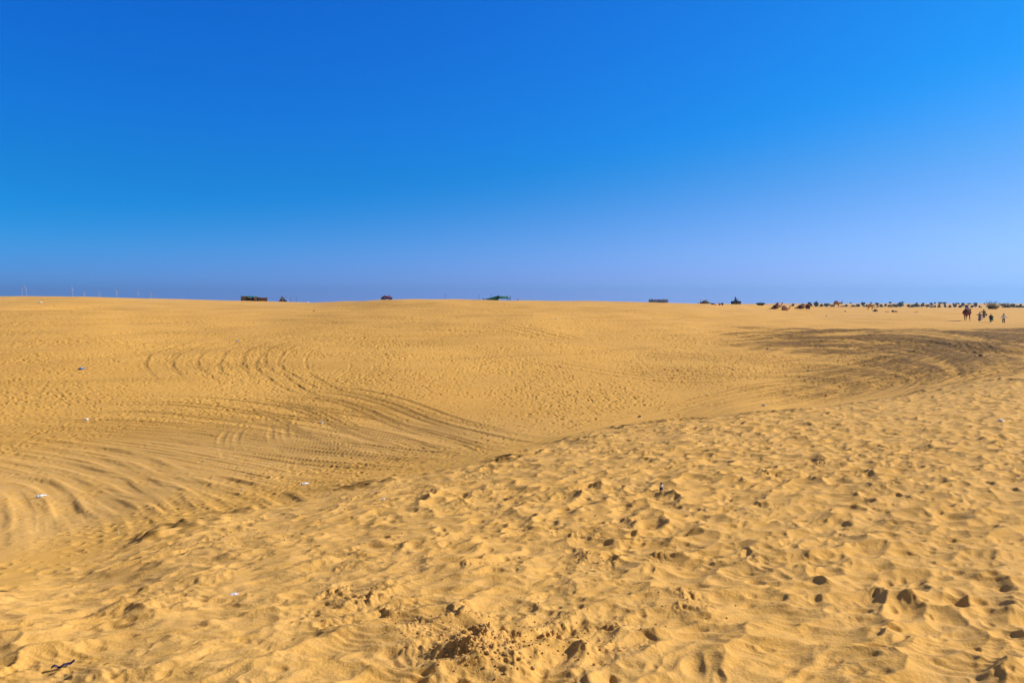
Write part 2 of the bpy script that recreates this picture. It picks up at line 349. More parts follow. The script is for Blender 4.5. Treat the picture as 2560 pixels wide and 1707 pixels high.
def blob(x, y, px, py, rx, ry):
    cx, cy = hit(px, py); q = ((x - cx) / rx) ** 2 + ((y - cy) / ry) ** 2
    return np.exp(-q)
def surface(x, y):
    """height of the sand and its colour masks at world points"""
    x = x.astype(float); y = y.astype(float)
    r = np.hypot(x, y); az = np.arctan2(x, y); z = macro(x, y)
    er_ = edge_r(az) * (1 + 0.05 * P(x, y, 2.5, 5))
    F = sstep(1.10, 0.93, r / er_) * sstep(1.3, 1.0, np.abs(az) * 0 + 1)        # the near dune
    mid = (1 - F) * sstep(130, 80, r)
    wx = x + 0.06 * P(x, y, 0.4, 21) + 0.18 * P(x, y, 1.8, 22); wy = y + 0.06 * P(x, y, 0.4, 23) + 0.18 * P(x, y, 1.8, 24)
    h = np.zeros(len(x), np.float32)
    soft = 0.55 + 0.45 * P(x, y, 3.2, 31)
    # near dune: wind-worn hollows of old footprints, ridged hummocks, small prints
    near = r < 60
    m = near & (F > 0.001)
    xm, ym = wx[m], wy[m]
    rough = np.clip(1.0 + 0.45 * P(x[m], y[m], 2.6, 33), 0.7, 1.3) * (1 - 0.3 * sstep(-.5, -3, x[m])) * (1 - 0.25 * sstep(10, 24, r[m]))
    rot = 0.5; xr = xm * math.cos(rot) + ym * math.sin(rot); yr = -xm * math.sin(rot) + ym * math.cos(rot)
    a = 0.092 * cscal(xr, yr, 0.275, 41, 1.6) * rough + 0.042 * cscal(xr, yr, 0.17, 44, 1.7) * sstep(-.35, .3, P(x[m], y[m], 1.1, 45))
    a += 0.030 * P(x[m], y[m], 1.6, 43) + 0.030 * P(xm, ym, 0.6, 47) + 0.007 * P(xm, ym, 0.16, 46)
    a += 0.026 * cdents(xm, ym, 0.42, 51, 0.08, 0.17, prob=0.4, rim=0.22, aspect=1.5, ang=rot) * rough
    a += 0.024 * cdents(xm, ym, 0.24, 61, 0.04, 0.09, prob=0.5, rim=0.25, aspect=1.7, ang=rot) * rough
    a += 0.014 * cdents(xm * 1.0, ym, 0.15, 71, 0.035, 0.065, prob=0.75, rim=0.2, aspect=1.5) * sstep(-.15, .35, P(x[m], y[m], 1.3, 72))
    a += 0.008 * P(xm, ym, 0.13, 73, 0.07) * sstep(18, 8, r[m])
    # wind ripples in patches
    rip = np.sin((ym * 1.0 + 0.35 * xm + 0.25 * P(x[m], y[m], 0.5, 74)) * 6.283 / 0.095)
    a += 0.0035 * rip * sstep(0.0, 0.4, P(x[m], y[m], 1.7, 75)) * sstep(9, 5, r[m])
    h[m] += (a * F[m]).astype(np.float32)
    # bowl and far side: thousands of small prints, long soft swells
    m = (F < 0.999) & (r < 260); xm, ym, rm = x[m], y[m], r[m]
    dens = np.clip(0.85 + 0.8 * P(xm, ym, 7.0, 81) + 0.45 * P(xm, ym, 2.4, 82), 0.12, 1.3) * (1 - 0.35 * sstep(60, 110, rm))
    smooth_left = sstep(14, -4, xm + 0.1 * ym) * sstep(30, 24, rm) * sstep(1.15, 1.5, rm / er_[m])
    smooth_all = np.zeros(len(x)); smooth_all[m] = smooth_left
    dens = dens * (1 - 0.75 * smooth_left)
    dens = dens * (1 - 0.85 * np.exp(-((rm / er_[m] - 1.14) / 0.10) ** 2) * sstep(60, 35, rm) * sstep(-4, -1, xm))
    pr = cdents(xm, ym, 0.27, 85, 0.055, 0.115, prob=0.6, rim=0.28, aspect=1.6)
    g = 0.050 * pr * dens * np.clip(0.7 + rm / 60, 0.7, 1.6)
    pd = np.zeros(len(x)); pd[m] = np.clip(-pr, 0, 1) * dens  # print pits get darker with their depth
    g += 0.05 * cdents(xm, ym, 1.3, 95, 0.22, 0.5, prob=0.5, rim=0.3, aspect=1.4) * dens * sstep(35, 80, rm)
    g += 0.022 * P(xm, ym, 0.4, 83) * dens * np.clip(0.6 + rm / 90, .6, 1.6)
    g += 0.10 * P(xm, ym, 5.0, 84) * sstep(20, 60, rm) + 0.16 * P(xm, ym, 14.0, 86) * sstep(40, 110, rm) * sstep(250, 140, rm)
    h[m] += (g * (1 - F[m])).astype(np.float32)
    h += (sample(RT, x, y) * (1 - 0.45 * F)).astype(np.float32)
    tr = sample(RH, x, y); h += (tr * (1 - 0.85 * F)).astype(np.float32)
    dmp = sample(RD, x, y) * (1 - F)
    # crumbled lips where people climb out of the bowl
    lip = np.exp(-((r / er_ - 1.0) / 0.07) ** 2) * sstep(0.0, 0.35, P(x, y, 1.6, 91)) * (r < 45)
    h += (0.06 * lip + 0.05 * lip * P(x, y, 0.22, 92)).astype(np.float32)
    ppx = 1280 + FOC * x / np.maximum(y, 1.0); wob = 5 * P(x, y, 9.0, 95) + 2.0 * P(x, y, 2.5, 99)
    band = sstep(96, 88, y + wob) * sstep(50, 64, y + wob) * sstep(1760, 1980, ppx + 20 * wob)
    slope = 0.5 * sstep(31, 36, y) * sstep(68, 58, y) * sstep(1830, 2150, ppx + 16 * wob) + 0.25 * sstep(2250, 2450, ppx) * sstep(31, 36, y) * sstep(80, 60, y)
    churn = np.clip(np.maximum(band, slope), 0, 1) * (1 - F) * (y > 20)  # dark patch: damp sand plus shade of the away-facing slope, put into colour
    mm = churn > 0.01
    cc = np.zeros(len(x), np.float32)
    cc[mm] = 0.07 * P(x[mm], y[mm], 1.1, 93, 0.6) + 0.03 * P(x[mm], y[mm], 0.4, 94)
    st = np.zeros(len(x)); st[mm] = P(z[mm] * 9.0 + 0.12 * P(x[mm], y[mm], 3.0, 96), x[mm] * 0.06 + y[mm] * 0.03, 1.0, 97) + 0.8 * P(z[mm] * 21.0, x[mm] * 0.12, 1.0, 98)
    cc[mm] += 0.11 * st[mm]
    h += cc * churn.astype(np.float32)
    for px, py, rx, ry, dz in [(200, 764, 6, 9, 1.3), (1690, 786, 8, 4, 1.2), (1950, 772, 10, 6, .5), (930, 765, 12, 8, .9), (1400, 770, 9, 6, .6), (270, 800, 5, 3, .3), (1250, 765, 10, 6, .4)]:
        h -= (dz * blob(x, y, px, py, rx, ry)).astype(np.float32)
    # patches of damp clods on the near dune
    cl = np.zeros(len(x))
    for px, py, s in [(1200, 1620, .55), (1130, 1560, .4), (1330, 1600, .45), (1060, 1575, .3), (1500, 1590, .35), (860, 1480, .3), (950, 1540, .28), (920, 1500, .25), (1560, 1310, .3), (1490, 1400, .25), (1700, 1510, .3), (820, 1425, .25), (1450, 1345, .25), (1180, 1430, .2), (2060, 1160, .4), (1640, 1395, .25)]:
        cx, cy = hit(px, py); q = ((x - cx) ** 2 + (y - cy) ** 2) / (s * s)
        cl = np.maximum(cl, np.exp(-q) * (q < 9))
    m = cl > 0.02
    k = cl[m] * sstep(-0.15, 0.35, P(x[m], y[m], 0.28, 101))
    e = np.abs(P(x[m], y[m], 0.11, 102)) * 0.05 + np.abs(P(x[m], y[m], 0.05, 103)) * 0.03
    h[m] += (k * (e - 0.01)).astype(np.float32)
    clod = np.zeros(len(x)); clod[m] = k
    # the dug heap in front of the photographer
    cx, cy = hit(1195, 1640); q = ((x - cx) / .30) ** 2 + ((y - cy) / .22) ** 2
    m = q < 9; hp = np.exp(-q[m])
    h[m] += (hp * (0.09 + 0.05 * P(x[m], y[m], 0.12, 105) + 0.03 * np.abs(P(x[m], y[m], 0.05, 106)))).astype(np.float32)
    clod[m] = np.maximum(clod[m], hp * 0.6)
    # low dunes of the far plain
    m = r > 240
    h[m] += (sstep(250, 500, r[m]) * (1.0 * P(x[m], y[m], 130, 111) + 0.6 * P(x[m], y[m], 45, 112))).astype(np.float32) * (1 - 0.6 * sstep(1500, 3000, r[m])).astype(np.float32)
    damp = np.clip(0.45 * pd * (1 - F) * sstep(200, 120, r) + dmp * 0.95 + churn * (0.22 + 0.85 * sstep(-.40, .40, st + 0.5 * P(x, y, 1.6, 121, 0.8))) + lip * 1.0 * sstep(-.2, .3, P(x, y, 0.45, 123, 0.3)), 0, 1)  # pits darker by depth, damp tracks and lip, churn damp plus painted slope shade
    mm = (r > 22) & (r < 170); sub = np.zeros(len(x))
    sub[mm] = sstep(0.05, .6, P(z[mm] * 6.0 + 0.3 * P(x[mm], y[mm], 6.0, 141), x[mm] * 0.05 + y[mm] * 0.03, 1.0, 142)) * 0.13 + sstep(.0, .6, P(x[mm], y[mm], 15, 143)) * 0.08
    damp = np.clip(damp + sub * (1 - F), 0, 1)
    tint = np.clip(0.5 + 0.45 * P(x, y, 9, 131) + 0.35 * P(x, y, 2.3, 132), 0, 1)
    pale = np.clip(0.75 * sstep(85, 190, r) * (0.6 + 0.8 * P(x, y, 16, 133)) + 0.85 * smooth_all + 0.65 * F, 0, 1)
    return z + h, damp, np.clip(clod, 0, 1), tint, pale
def ground_z(x, y):
    return float(surface(np.array([x]), np.array([y]))[0][0])

# ------------------------------------------------------------------ materials
def new_mat(name):
    m = bpy.data.materials.new(name); m.use_nodes = True
    return m, m.node_tree, m.node_tree.nodes['Principled BSDF']
def mat(name, col, rough=0.85, var=0.18, scale=6.0, bump=0.0, alpha=None, trans=0.0, metal=0.0, sheen=0.0):
    m, t, b = new_mat(name)
    tcn = t.nodes.new('ShaderNodeTexCoord')
    n = t.nodes.new('ShaderNodeTexNoise'); n.inputs['Scale'].default_value = scale; n.inputs['Detail'].default_value = 4
    t.links.new(tcn.outputs['Object'], n.inputs['Vector'])
    r_ = t.nodes.new('ShaderNodeValToRGB')
    c0 = [max(0, c * (1 - var)) for c in col]; c1 = [min(1, c * (1 + var)) for c in col]
    r_.color_ramp.elements[0].color = (*c0, 1); r_.color_ramp.elements[0].position = .3
    r_.color_ramp.elements[1].color = (*c1, 1); r_.color_ramp.elements[1].position = .7
    t.links.new(n.outputs['Fac'], r_.inputs[0]); t.links.new(r_.outputs[0], b.inputs['Base Color'])
    b.inputs['Roughness'].default_value = rough; b.inputs['Metallic'].default_value = metal
    if trans: b.inputs['Transmission Weight'].default_value = trans
    if alpha is not None: b.inputs['Alpha'].default_value = alpha
    if bump:
        bp = t.nodes.new('ShaderNodeBump'); bp.inputs['Distance'].default_value = bump
        t.links.new(n.outputs['Fac'], bp.inputs['Height']); t.links.new(bp.outputs[0], b.inputs['Normal'])
    return m
DRY0 = (0.62, 0.330, 0.062); DRY1 = (0.76, 0.440, 0.100); DAMP_SHADE = (0.165, 0.089, 0.020)
def sand_material():
    m, t, b = new_mat('sand'); NN = t.nodes; LK = t.links
    geo = NN.new('ShaderNodeNewGeometry')
    def noise(scale, det=4, rough=.55):
        n = NN.new('ShaderNodeTexNoise'); n.inputs['Scale'].default_value = scale; n.inputs['Detail'].default_value = det
        n.inputs['Roughness'].default_value = rough; LK.new(geo.outputs['Position'], n.inputs['Vector']); return n.outputs['Fac']
    def mix(f, a, c_, typ='MIX'):
        n = NN.new('ShaderNodeMix'); n.data_type = 'RGBA'; n.blend_type = typ
        if isinstance(f, float): n.inputs[0].default_value = f
        else: LK.new(f, n.inputs[0])
        for s_, v in ((6, a), (7, c_)):
            if isinstance(v, tuple): n.inputs[s_].default_value = (*v, 1)
            else: LK.new(v, n.inputs[s_])
        return n.outputs[2]
    def ramp(v, a, c_):
        n = NN.new('ShaderNodeMapRange'); n.inputs[1].default_value = a; n.inputs[2].default_value = c_; LK.new(v, n.inputs[0]); return n.outputs[0]
    def attr(s_):
        n = NN.new('ShaderNodeAttribute'); n.attribute_name = s_; return n.outputs['Fac']
    base = mix(attr('tint'), DRY0, DRY1)
    base = mix(attr('pale'), base, (0.70, 0.455, 0.19))
    base = mix(ramp(noise(3.0), .35, .7), base, (0.70, 0.405, 0.105))
    base = mix(ramp(noise(140.0, 2), .3, .75), base, (0.60, 0.335, 0.078))
    sp_ = ramp(noise(420.0, 1), .60, .75)
    mm = NN.new('ShaderNodeMath'); mm.operation = 'MULTIPLY'; LK.new(sp_, mm.inputs[0]); mm.inputs[1].default_value = 0.35
    base = mix(mm.outputs[0], base, (0.28, 0.17, 0.07))
    da = NN.new('ShaderNodeMath'); da.operation = 'MULTIPLY'; LK.new(attr('damp'), da.inputs[0]); LK.new(ramp(noise(2.2, 6, .7), .12, .5), da.inputs[1])
    base = mix(da.outputs[0], base, DAMP_SHADE)
    cf = NN.new('ShaderNodeMath'); cf.operation = 'MULTIPLY'; LK.new(attr('clod'), cf.inputs[0]); LK.new(ramp(noise(26.0, 3), .42, .58), cf.inputs[1])
    base = mix(cf.outputs[0], base, (0.42, 0.245, 0.08))
    LK.new(base, b.inputs['Base Color']); b.inputs['Roughness'].default_value = 0.95
    b.inputs['Specular IOR Level'].default_value = 0.15
    h1 = noise(38.0, 5, .6); h2 = noise(160.0, 2)
    ad = NN.new('ShaderNodeMath'); ad.operation = 'MULTIPLY_ADD'; LK.new(h2, ad.inputs[0]); ad.inputs[1].default_value = .35; LK.new(h1, ad.inputs[2])
    bp = NN.new('ShaderNodeBump'); bp.inputs['Distance'].default_value = 0.012; bp.inputs['Strength'].default_value = 0.85
    LK.new(ad.outputs[0], bp.inputs['Height']); LK.new(bp.outputs[0], b.inputs['Normal'])
    return m
M_SAND = sand_material()

# ------------------------------------------------------------------ sand sheet
def build_sand():
    a = np.concatenate([np.arange(-178, -62, 2.0), np.arange(-62, -42, 0.25), np.arange(-42, 42, 0.062), np.arange(42, 62, 0.25), np.arange(62, 180, 2.0)]) * math.pi / 180
    r = np.concatenate([np.exp(np.linspace(math.log(0.7), math.log(2.6), 40, endpoint=False)), np.exp(np.arange(math.log(2.6), math.log(250), 0.0028)), np.exp(np.linspace(math.log(250), math.log(9500), 300))])
    na, nr = len(a), len(r)
    A, Rr = np.meshgrid(a, r); x = (Rr * np.sin(A)).ravel(); y = (Rr * np.cos(A)).ravel()
    z, damp, clod, tint, pale = surface(x, y)
    n = len(x)
    x = np.append(x, 0); y = np.append(y, 0); z = np.append(z, z[:na].mean())
    damp = np.append(damp, 0); clod = np.append(clod, 0); tint = np.append(tint, .5); pale = np.append(pale, 0)
    i, j = np.meshgrid(np.arange(nr - 1), np.arange(na), indexing='ij'); j2 = (j + 1) % na
    q = np.stack([i*na+j, (i+1)*na+j, (i+1)*na+j2, i*na+j2], -1).reshape(-1, 4)[:, ::-1]
    t = np.stack([np.full(na, n), np.arange(na), (np.arange(na)+1) % na], -1)[:, ::-1]
    loops = np.concatenate([q.ravel(), t.ravel()]).astype(np.int32)
    starts = np.concatenate([np.arange(len(q)) * 4, len(q) * 4 + np.arange(len(t)) * 3]).astype(np.int32)
    me = bpy.data.meshes.new('sand')
    me.vertices.add(n + 1); me.vertices.foreach_set('co', np.stack([x, y, z], 1).astype(np.float32).ravel())
    me.loops.add(len(loops)); me.loops.foreach_set('vertex_index', loops)
    me.polygons.add(len(starts)); me.polygons.foreach_set('loop_start', starts)
    me.update(calc_edges=True)
    me.polygons.foreach_set('use_smooth', np.ones(len(starts), bool))
    for nm, v in (('damp', damp), ('clod', clod), ('tint', tint), ('pale', pale)):
        at = me.attributes.new(nm, 'FLOAT', 'POINT'); at.data.foreach_set('value', v.astype(np.float32))
    me.materials.append(M_SAND)
    o = bpy.data.objects.new('desert_sand', me); COL.objects.link(o); o['kind'] = 'structure'
    print('sand verts', n, na, nr)
import time as _t; _t0 = _t.time()
build_sand()
print('sand built in', round(_t.time() - _t0, 1))

# ------------------------------------------------------------------ object helpers
def tag(o, label=None, cat=None, group=None, kind=None):
    if label: o['label'] = label
    if cat: o['category'] = cat
    if group: o['group'] = group
    if kind: o['kind'] = kind
    return o
def thing(name, label, cat, loc=(0, 0, 0), rz=0.0, group=None, sc_=1.0):
    o = bpy.data.objects.new(name, None); COL.objects.link(o); o.empty_display_size = 0.2
    o.location = loc; o.rotation_euler = (0, 0, rz); o.scale = (sc_,) * 3
    return tag(o, label, cat, group)
class MB:
    def __init__(s): s.v = []; s.f = []
    def add(s, v, f):
        n = len(s.v); s.v += [tuple(p) for p in v]; s.f += [tuple(i + n for i in q) for q in f]
    def box(s, c, d, rot=(0, 0, 0), taper=1.0):
        m = Euler(rot).to_matrix(); c = Vector(c); v = []
        for z in (-1, 1):
            t = taper if z > 0 else 1.0
            for x, y in ((-1, -1), (1, -1), (1, 1), (-1, 1)):
                v.append(c + m @ Vector((x * d[0] / 2 * t, y * d[1] / 2 * t, z * d[2] / 2)))
        s.add(v, [(3, 2, 1, 0), (4, 5, 6, 7), (0, 1, 5, 4), (1, 2, 6, 5), (2, 3, 7, 6), (3, 0, 4, 7)])
    def tube(s, pts, rad, n=8, cap=True):
        pts = [Vector(p) for p in pts]
        if not isinstance(rad, (list, tuple)): rad = [rad] * len(pts)
        rings = []; k = len(pts); base = len(s.v); up = None
        for i, p in enumerate(pts):
            t = (pts[min(i+1, k-1)] - pts[max(i-1, 0)]).normalized()
            a = Vector((0, 0, 1)) if abs(t.z) < 0.9 else Vector((1, 0, 0))
            u = t.cross(a).normalized(); w = t.cross(u).normalized()
            for j in range(n):
                an = 6.28319 * j / n; s.v.append(tuple(p + (u * math.cos(an) + w * math.sin(an)) * rad[i]))
        for i in range(k - 1):
            for j in range(n):
                a = base + i*n + j; b = base + i*n + (j+1) % n; s.f.append((a, b, b + n, a + n))
        if cap:
            s.f.append(tuple(base + j for j in range(n))[::-1]); s.f.append(tuple(base + (k-1)*n + j for j in range(n)))
    def loft(s, rings, n=20, fold=0.0, seed=0, cap=True):
        """rings: (z, cx, cy, rx, ry); fold adds hanging cloth folds growing downwards"""
        base = len(s.v); r = random.Random(seed); ph = [r.uniform(0, 6.28) for _ in range(3)]
        zt = rings[-1][0]; zb = rings[0][0]
        for z, cx, cy, rx, ry in rings:
            k = fold * (zt - z) / max(1e-6, zt - zb)
            for j in range(n):
                a = 6.28319 * j / n; w = 1 + k * (math.sin(5*a + ph[0]) + .6 * math.sin(8*a + ph[1]) + .3*math.sin(3*a+ph[2]))
                s.v.append((cx + math.cos(a) * rx * w, cy + math.sin(a) * ry * w, z))
        for i in range(len(rings) - 1):
            for j in range(n):
                a = base + i*n + j; b = base + i*n + (j+1) % n; s.f.append((a, b, b + n, a + n))
        if cap:
            s.f.append(tuple(base + j for j in range(n))[::-1]); s.f.append(tuple(base + (len(rings)-1)*n + j for j in range(n)))
    def ball(s, c, r, sub=2, jit=0.0, seed=0, squash=(1, 1, 1)):
        import bmesh
        b = bmesh.new(); bmesh.ops.create_icosphere(b, subdivisions=sub, radius=1.0)
        rr = random.Random(seed); b.verts.index_update(); vs = []
        for v in b.verts:
            k = 1 + jit * rr.uniform(-1, 1)
            vs.append((c[0] + v.co.x * r * squash[0] * k, c[1] + v.co.y * r * squash[1] * k, c[2] + v.co.z * r * squash[2] * k))
        s.add(vs, [tuple(v.index for v in f.verts) for f in b.faces]); b.free()
    def quad(s, a, b, c, d): s.add([a, b, c, d], [(0, 1, 2, 3)])
    def build(s, name, m, parent=None, smooth=True, loc=None):
        me = bpy.data.meshes.new(name); me.from_pydata(s.v, [], s.f); me.update(); me.materials.append(m)
        if smooth:
            me.polygons.foreach_set('use_smooth', [True] * len(me.polygons))
        o = bpy.data.objects.new(name, me); COL.objects.link(o)
        if parent: o.parent = parent
        if loc: o.location = loc
        return o
def skin(name, chains, m, parent=None, sub=1):
    """one continuous body grown round connected joints; chains = lists of (key or (x,y,z), radius)"""
    vs = []; rs = []; es = []; idx = {}
    for ch in chains:
        prev = None
        for p, r in ch:
            k = tuple(round(c, 4) for c in p)
            if k not in idx: idx[k] = len(vs); vs.append(p); rs.append(r)
            if prev is not None: es.append((prev, idx[k]))
            prev = idx[k]
    me = bpy.data.meshes.new(name + '_cage'); me.from_pydata(vs, es, []); me.update()
    o = bpy.data.objects.new(name + '_cage', me); COL.objects.link(o)
    mod = o.modifiers.new('skin', 'SKIN')
    if not me.skin_vertices: 
        bm_ = __import__('bmesh').new(); bm_.from_mesh(me); bm_.verts.layers.skin.verify(); bm_.to_mesh(me); bm_.free()
    for i, sv in enumerate(me.skin_vertices[0].data):
        r = rs[i]; sv.radius = (r, r) if not isinstance(r, tuple) else r; sv.use_root = (i == 0)
    ss = o.modifiers.new('s', 'SUBSURF'); ss.levels = sub; ss.render_levels = sub
    dg = bpy.context.evaluated_depsgraph_get(); dg.update()
    out = bpy.data.meshes.new_from_object(o.evaluated_get(dg)); out.name = name
    bpy.data.objects.remove(o); bpy.data.meshes.remove(me)
    out.materials.clear(); out.materials.append(m)
    out.polygons.foreach_set('use_smooth', [True] * len(out.polygons))
    ob = bpy.data.objects.new(name, out); COL.objects.link(ob)
    if parent: ob.parent = parent
    return ob
def copy_tree(o, parent=None):
    c = o.copy(); COL.objects.link(c)
    if parent: c.parent = parent
    for ch in [k for k in bpy.data.objects if k.parent == o]: copy_tree(ch, c)
    return c
def spot(px, Y, dz=0.0):
    """a place on the sand at distance Y, on the bearing of photo column px"""
    d = ray(px, HOR); x = d[0] / d[1] * Y
    return Vector((x, Y, ground_z(x, Y) + dz))
def spot_row(px, py, dz=0.0):
    x, y = hit(px, py); return Vector((x, y, ground_z(x, y) + dz))
rg = random.Random(11)

# ------------------------------------------------------------------ camels
FUR_TAN = mat('camel_fur_tan', (0.42, 0.22, 0.09), .9, .3, 3); FUR_PALE = mat('camel_fur_pale', (0.55, 0.36, 0.17), .9, .25, 3)
FUR_RED = mat('camel_fur_russet', (0.22, 0.075, 0.028), .9, .3, 3); FUR_DARK = mat('camel_fur_dark', (0.12, 0.055, 0.028), .9, .3, 3)
DARK = mat('dark_hair', (0.03, 0.018, 0.012), .8); RUG_RED = mat('saddle_rug_red', (0.35, 0.03, 0.03), .9); RUG_DK = mat('saddle_rug_dark_red', (0.16, 0.02, 0.02), .9, .3, 5); RUG_PINK = mat('saddle_rug_faded', (0.48, 0.27, 0.18), .9, .35, 9)
def camel_extras(t, head, snout, m, tail):
    hx = Vector(head); sx = Vector(snout); f = (sx - hx).normalized(); s = Vector((-f.y, f.x, 0)).normalized() if abs(f.z) < .99 else Vector((0, 1, 0))
    for k in (-1, 1):
        b = MB(); e = hx - f * .05 + s * .09 * k; b.tube([e, e + Vector((0, 0, .05)) - f * .02 + s * .03 * k, e + Vector((0, 0, .11)) - f * .05 + s * .05 * k], [.03, .03, .008], 6); b.build('ear', m, t)
        b = MB(); b.ball(hx + f * .07 + s * .085 * k + Vector((0, 0, .03)), .018, 1); b.build('eye', DARK, t)
    b = MB(); b.tube(tail, [.035, .025, .02, .03, .01][:len(tail)], 6); b.build('tail', m, t)
def camel_standing(name, label, loc, rz, m, head_down=False, step=0.0, rug=None, group='camels on the sand', sc_=1.0):
    t = thing(name, label, 'camel', loc, rz, group, sc_)
    spine = [((-.15, 0, 1.36), .50), ((.3, 0, 1.36), .50), ((.68, 0, 1.34), .30)]
    if head_down: neck = [((.95, 0, 1.1), .15), ((1.15, 0, .8), .12), ((1.4, 0, .6), .10), ((1.55, 0, .62), .12), ((1.75, 0, .42), .085), ((1.86, 0, .33), .06)]
    else: neck = [((.95, 0, 1.18), .17), ((1.18, 0, 1.18), .14), ((1.36, 0, 1.45), .12), ((1.42, 0, 1.80), .11), ((1.5, 0, 1.97), .12), ((1.70, 0, 1.97), .09), ((1.84, 0, 1.93), .06)]
    ch = [spine + neck, [((-.15, 0, 1.36), .50), ((-.6, 0, 1.38), .40), ((-.82, 0, 1.35), .18)], [((-.15, 0, 1.36), .50), ((-.12, 0, 1.78), .22), ((-.12, 0, 1.98), .10)]]
    for k in (-1, 1):
        a = step * k
        ch.append([((.3, 0, 1.36), .50), ((.48, .2*k, 1.1), .16), ((.48 + a, .19*k, .62), .085), ((.46 + a * (1.7 if a > 0 else 1.3), .19*k, .14), .05), ((.54 + a * (1.7 if a > 0 else 1.3), .19*k, .04), .075)])
        a = -a
        ch.append([((-.6, 0, 1.38), .40), ((-.62, .2*k, 1.15), .21), ((-.5 + a*.5, .2*k, .88), .13), ((-.78 + a, .19*k, .56), .07), ((-.70 + a*1.4, .19*k, .12), .048), ((-.62 + a*1.4, .19*k, .04), .075)])
    skin('body', ch, m, t)
    camel_extras(t, neck[-3][0], neck[-1][0], m, [(-.93, 0, 1.42), (-1.0, 0, 1.2), (-1.0, 0, .95), (-.99, 0, .85), (-.99, 0, .75)])
    if rug: saddle(t, rug, 1.36, -.12)
    return t
def saddle(t, m, z, cx, h=.52):
    b = MB(); n = 14; v = []
    for i in range(2):
        for j in range(9):
            for k in range(n + 1):
                a = -2.0 + 4.0 * k / n; x = cx - .48 + .96 * j / 8; rr = .50 + .03 * i + .012 * math.sin(k * 2.1 + j)
                hump = .30 * math.exp(-((x - cx) / .22) ** 2)
                v.append((x, math.sin(a) * rr, z + math.cos(a) * (rr + hump * max(0, math.cos(a))) * .98))
    N_ = 9 * (n + 1); f = []
    for i in range(2):
        for j in range(8):
            for k in range(n):
                q = i*N_ + j*(n+1) + k; w = (q, q+1, q+n+2, q+n+1); f.append(w if i else w[::-1])
    b.add(v, f); sd_ = b.build('saddle_rug', m, t)
    b = MB(); b.tube([(cx + .34, -.16, z + .46), (cx + .36, 0, z + .66), (cx + .34, .16, z + .46)], .03, 6); b.build('saddle_frame', DARK, t)
    b = MB(); b.tube([(cx - .34, -.16, z + .46), (cx - .36, 0, z + .66), (cx - .34, .16, z + .46)], .03, 6); b.build('saddle_frame', DARK, t)
def camel_sitting(name, label, loc, rz, m, rug=None, neck_turn=0.0, neck_low=False, group='camels on the sand'):
    t = thing(name, label, 'camel', loc, rz, group)
    c, s = math.cos(neck_turn), math.sin(neck_turn)
    def nk(d, z): return (.72 + d * c, d * s, z)
    if neck_low: neck = [(nk(.25, .42), .17), (nk(.55, .30), .13), (nk(.85, .22), .11), (nk(1.02, .24), .12), (nk(1.22, .17), .08), (nk(1.32, .13), .06)]
    else: neck = [(nk(.25, .48), .17), (nk(.45, .55), .14), (nk(.6, .85), .12), (nk(.66, 1.12), .11), (nk(.72, 1.28), .12), (nk(.92, 1.30), .09), (nk(1.05, 1.26), .06)]
    ch = [[((-.1, 0, .56), .48), ((.35, 0, .56), .46), ((.72, 0, .5), .24)] + neck,
          [((-.1, 0, .56), .48), ((-.6, 0, .54), .33), ((-.85, 0, .42), .2)], [((-.1, 0, .56), .48), ((-.1, 0, .95), .22), ((-.1, 0, 1.12), .1)]]
    for k in (-1, 1):
        ch.append([((.35, 0, .56), .46), ((.5, .27*k, .32), .14), ((.82, .27*k, .12), .08), ((.45, .3*k, .08), .055), ((.36, .3*k, .06), .07)])
        ch.append([((-.6, 0, .54), .33), ((-.55, .3*k, .32), .2), ((-.2, .36*k, .15), .11), ((-.7, .36*k, .09), .06), ((-.35, .37*k, .06), .06), ((-.25, .37*k, .05), .07)])
    skin('body', ch, m, t)
    camel_extras(t, neck[-3][0], neck[-1][0], m, [(-.98, 0, .45), (-1.08, 0, .25), (-1.1, .05, .1), (-1.05, .1, .05)])
    if rug: saddle(t, rug, .62, -.1)
    return t

# ------------------------------------------------------------------ people
SKIN = mat('skin', (0.22, 0.11, 0.06), .6); WHITE = mat('white_cloth', (0.72, 0.74, 0.80), .9, .08); JEANS = mat('dark_jeans', (0.02, 0.035, 0.09), .9)
MAUVE = mat('mauve_robe', (0.22, 0.17, 0.24), .9, .2, 4); OLIVE = mat('olive_robe', (0.16, 0.16, 0.12), .9, .2, 4); CREAM = mat('cream_shawl', (0.55, 0.54, 0.33), .9, .15)
NAVY = mat('navy_cloth', (0.02, 0.022, 0.07), .9); TEAL = mat('teal_cloth', (0.0, 0.19, 0.18), .9); LILAC = mat('lilac_shirt', (0.55, 0.50, 0.66), .9, .2, 5)
BLUE_T = mat('blue_trousers', (0.015, 0.05, 0.12), .9); MAROON = mat('maroon_turban', (0.12, 0.015, 0.02), .9); SHOE = mat('worn_sandal', (0.04, 0.025, 0.02), .8); REDC = mat('red_cloth', (0.45, 0.02, 0.02), .9); GREY_BAG = mat('grey_bag', (0.14, 0.13, 0.12), .9)
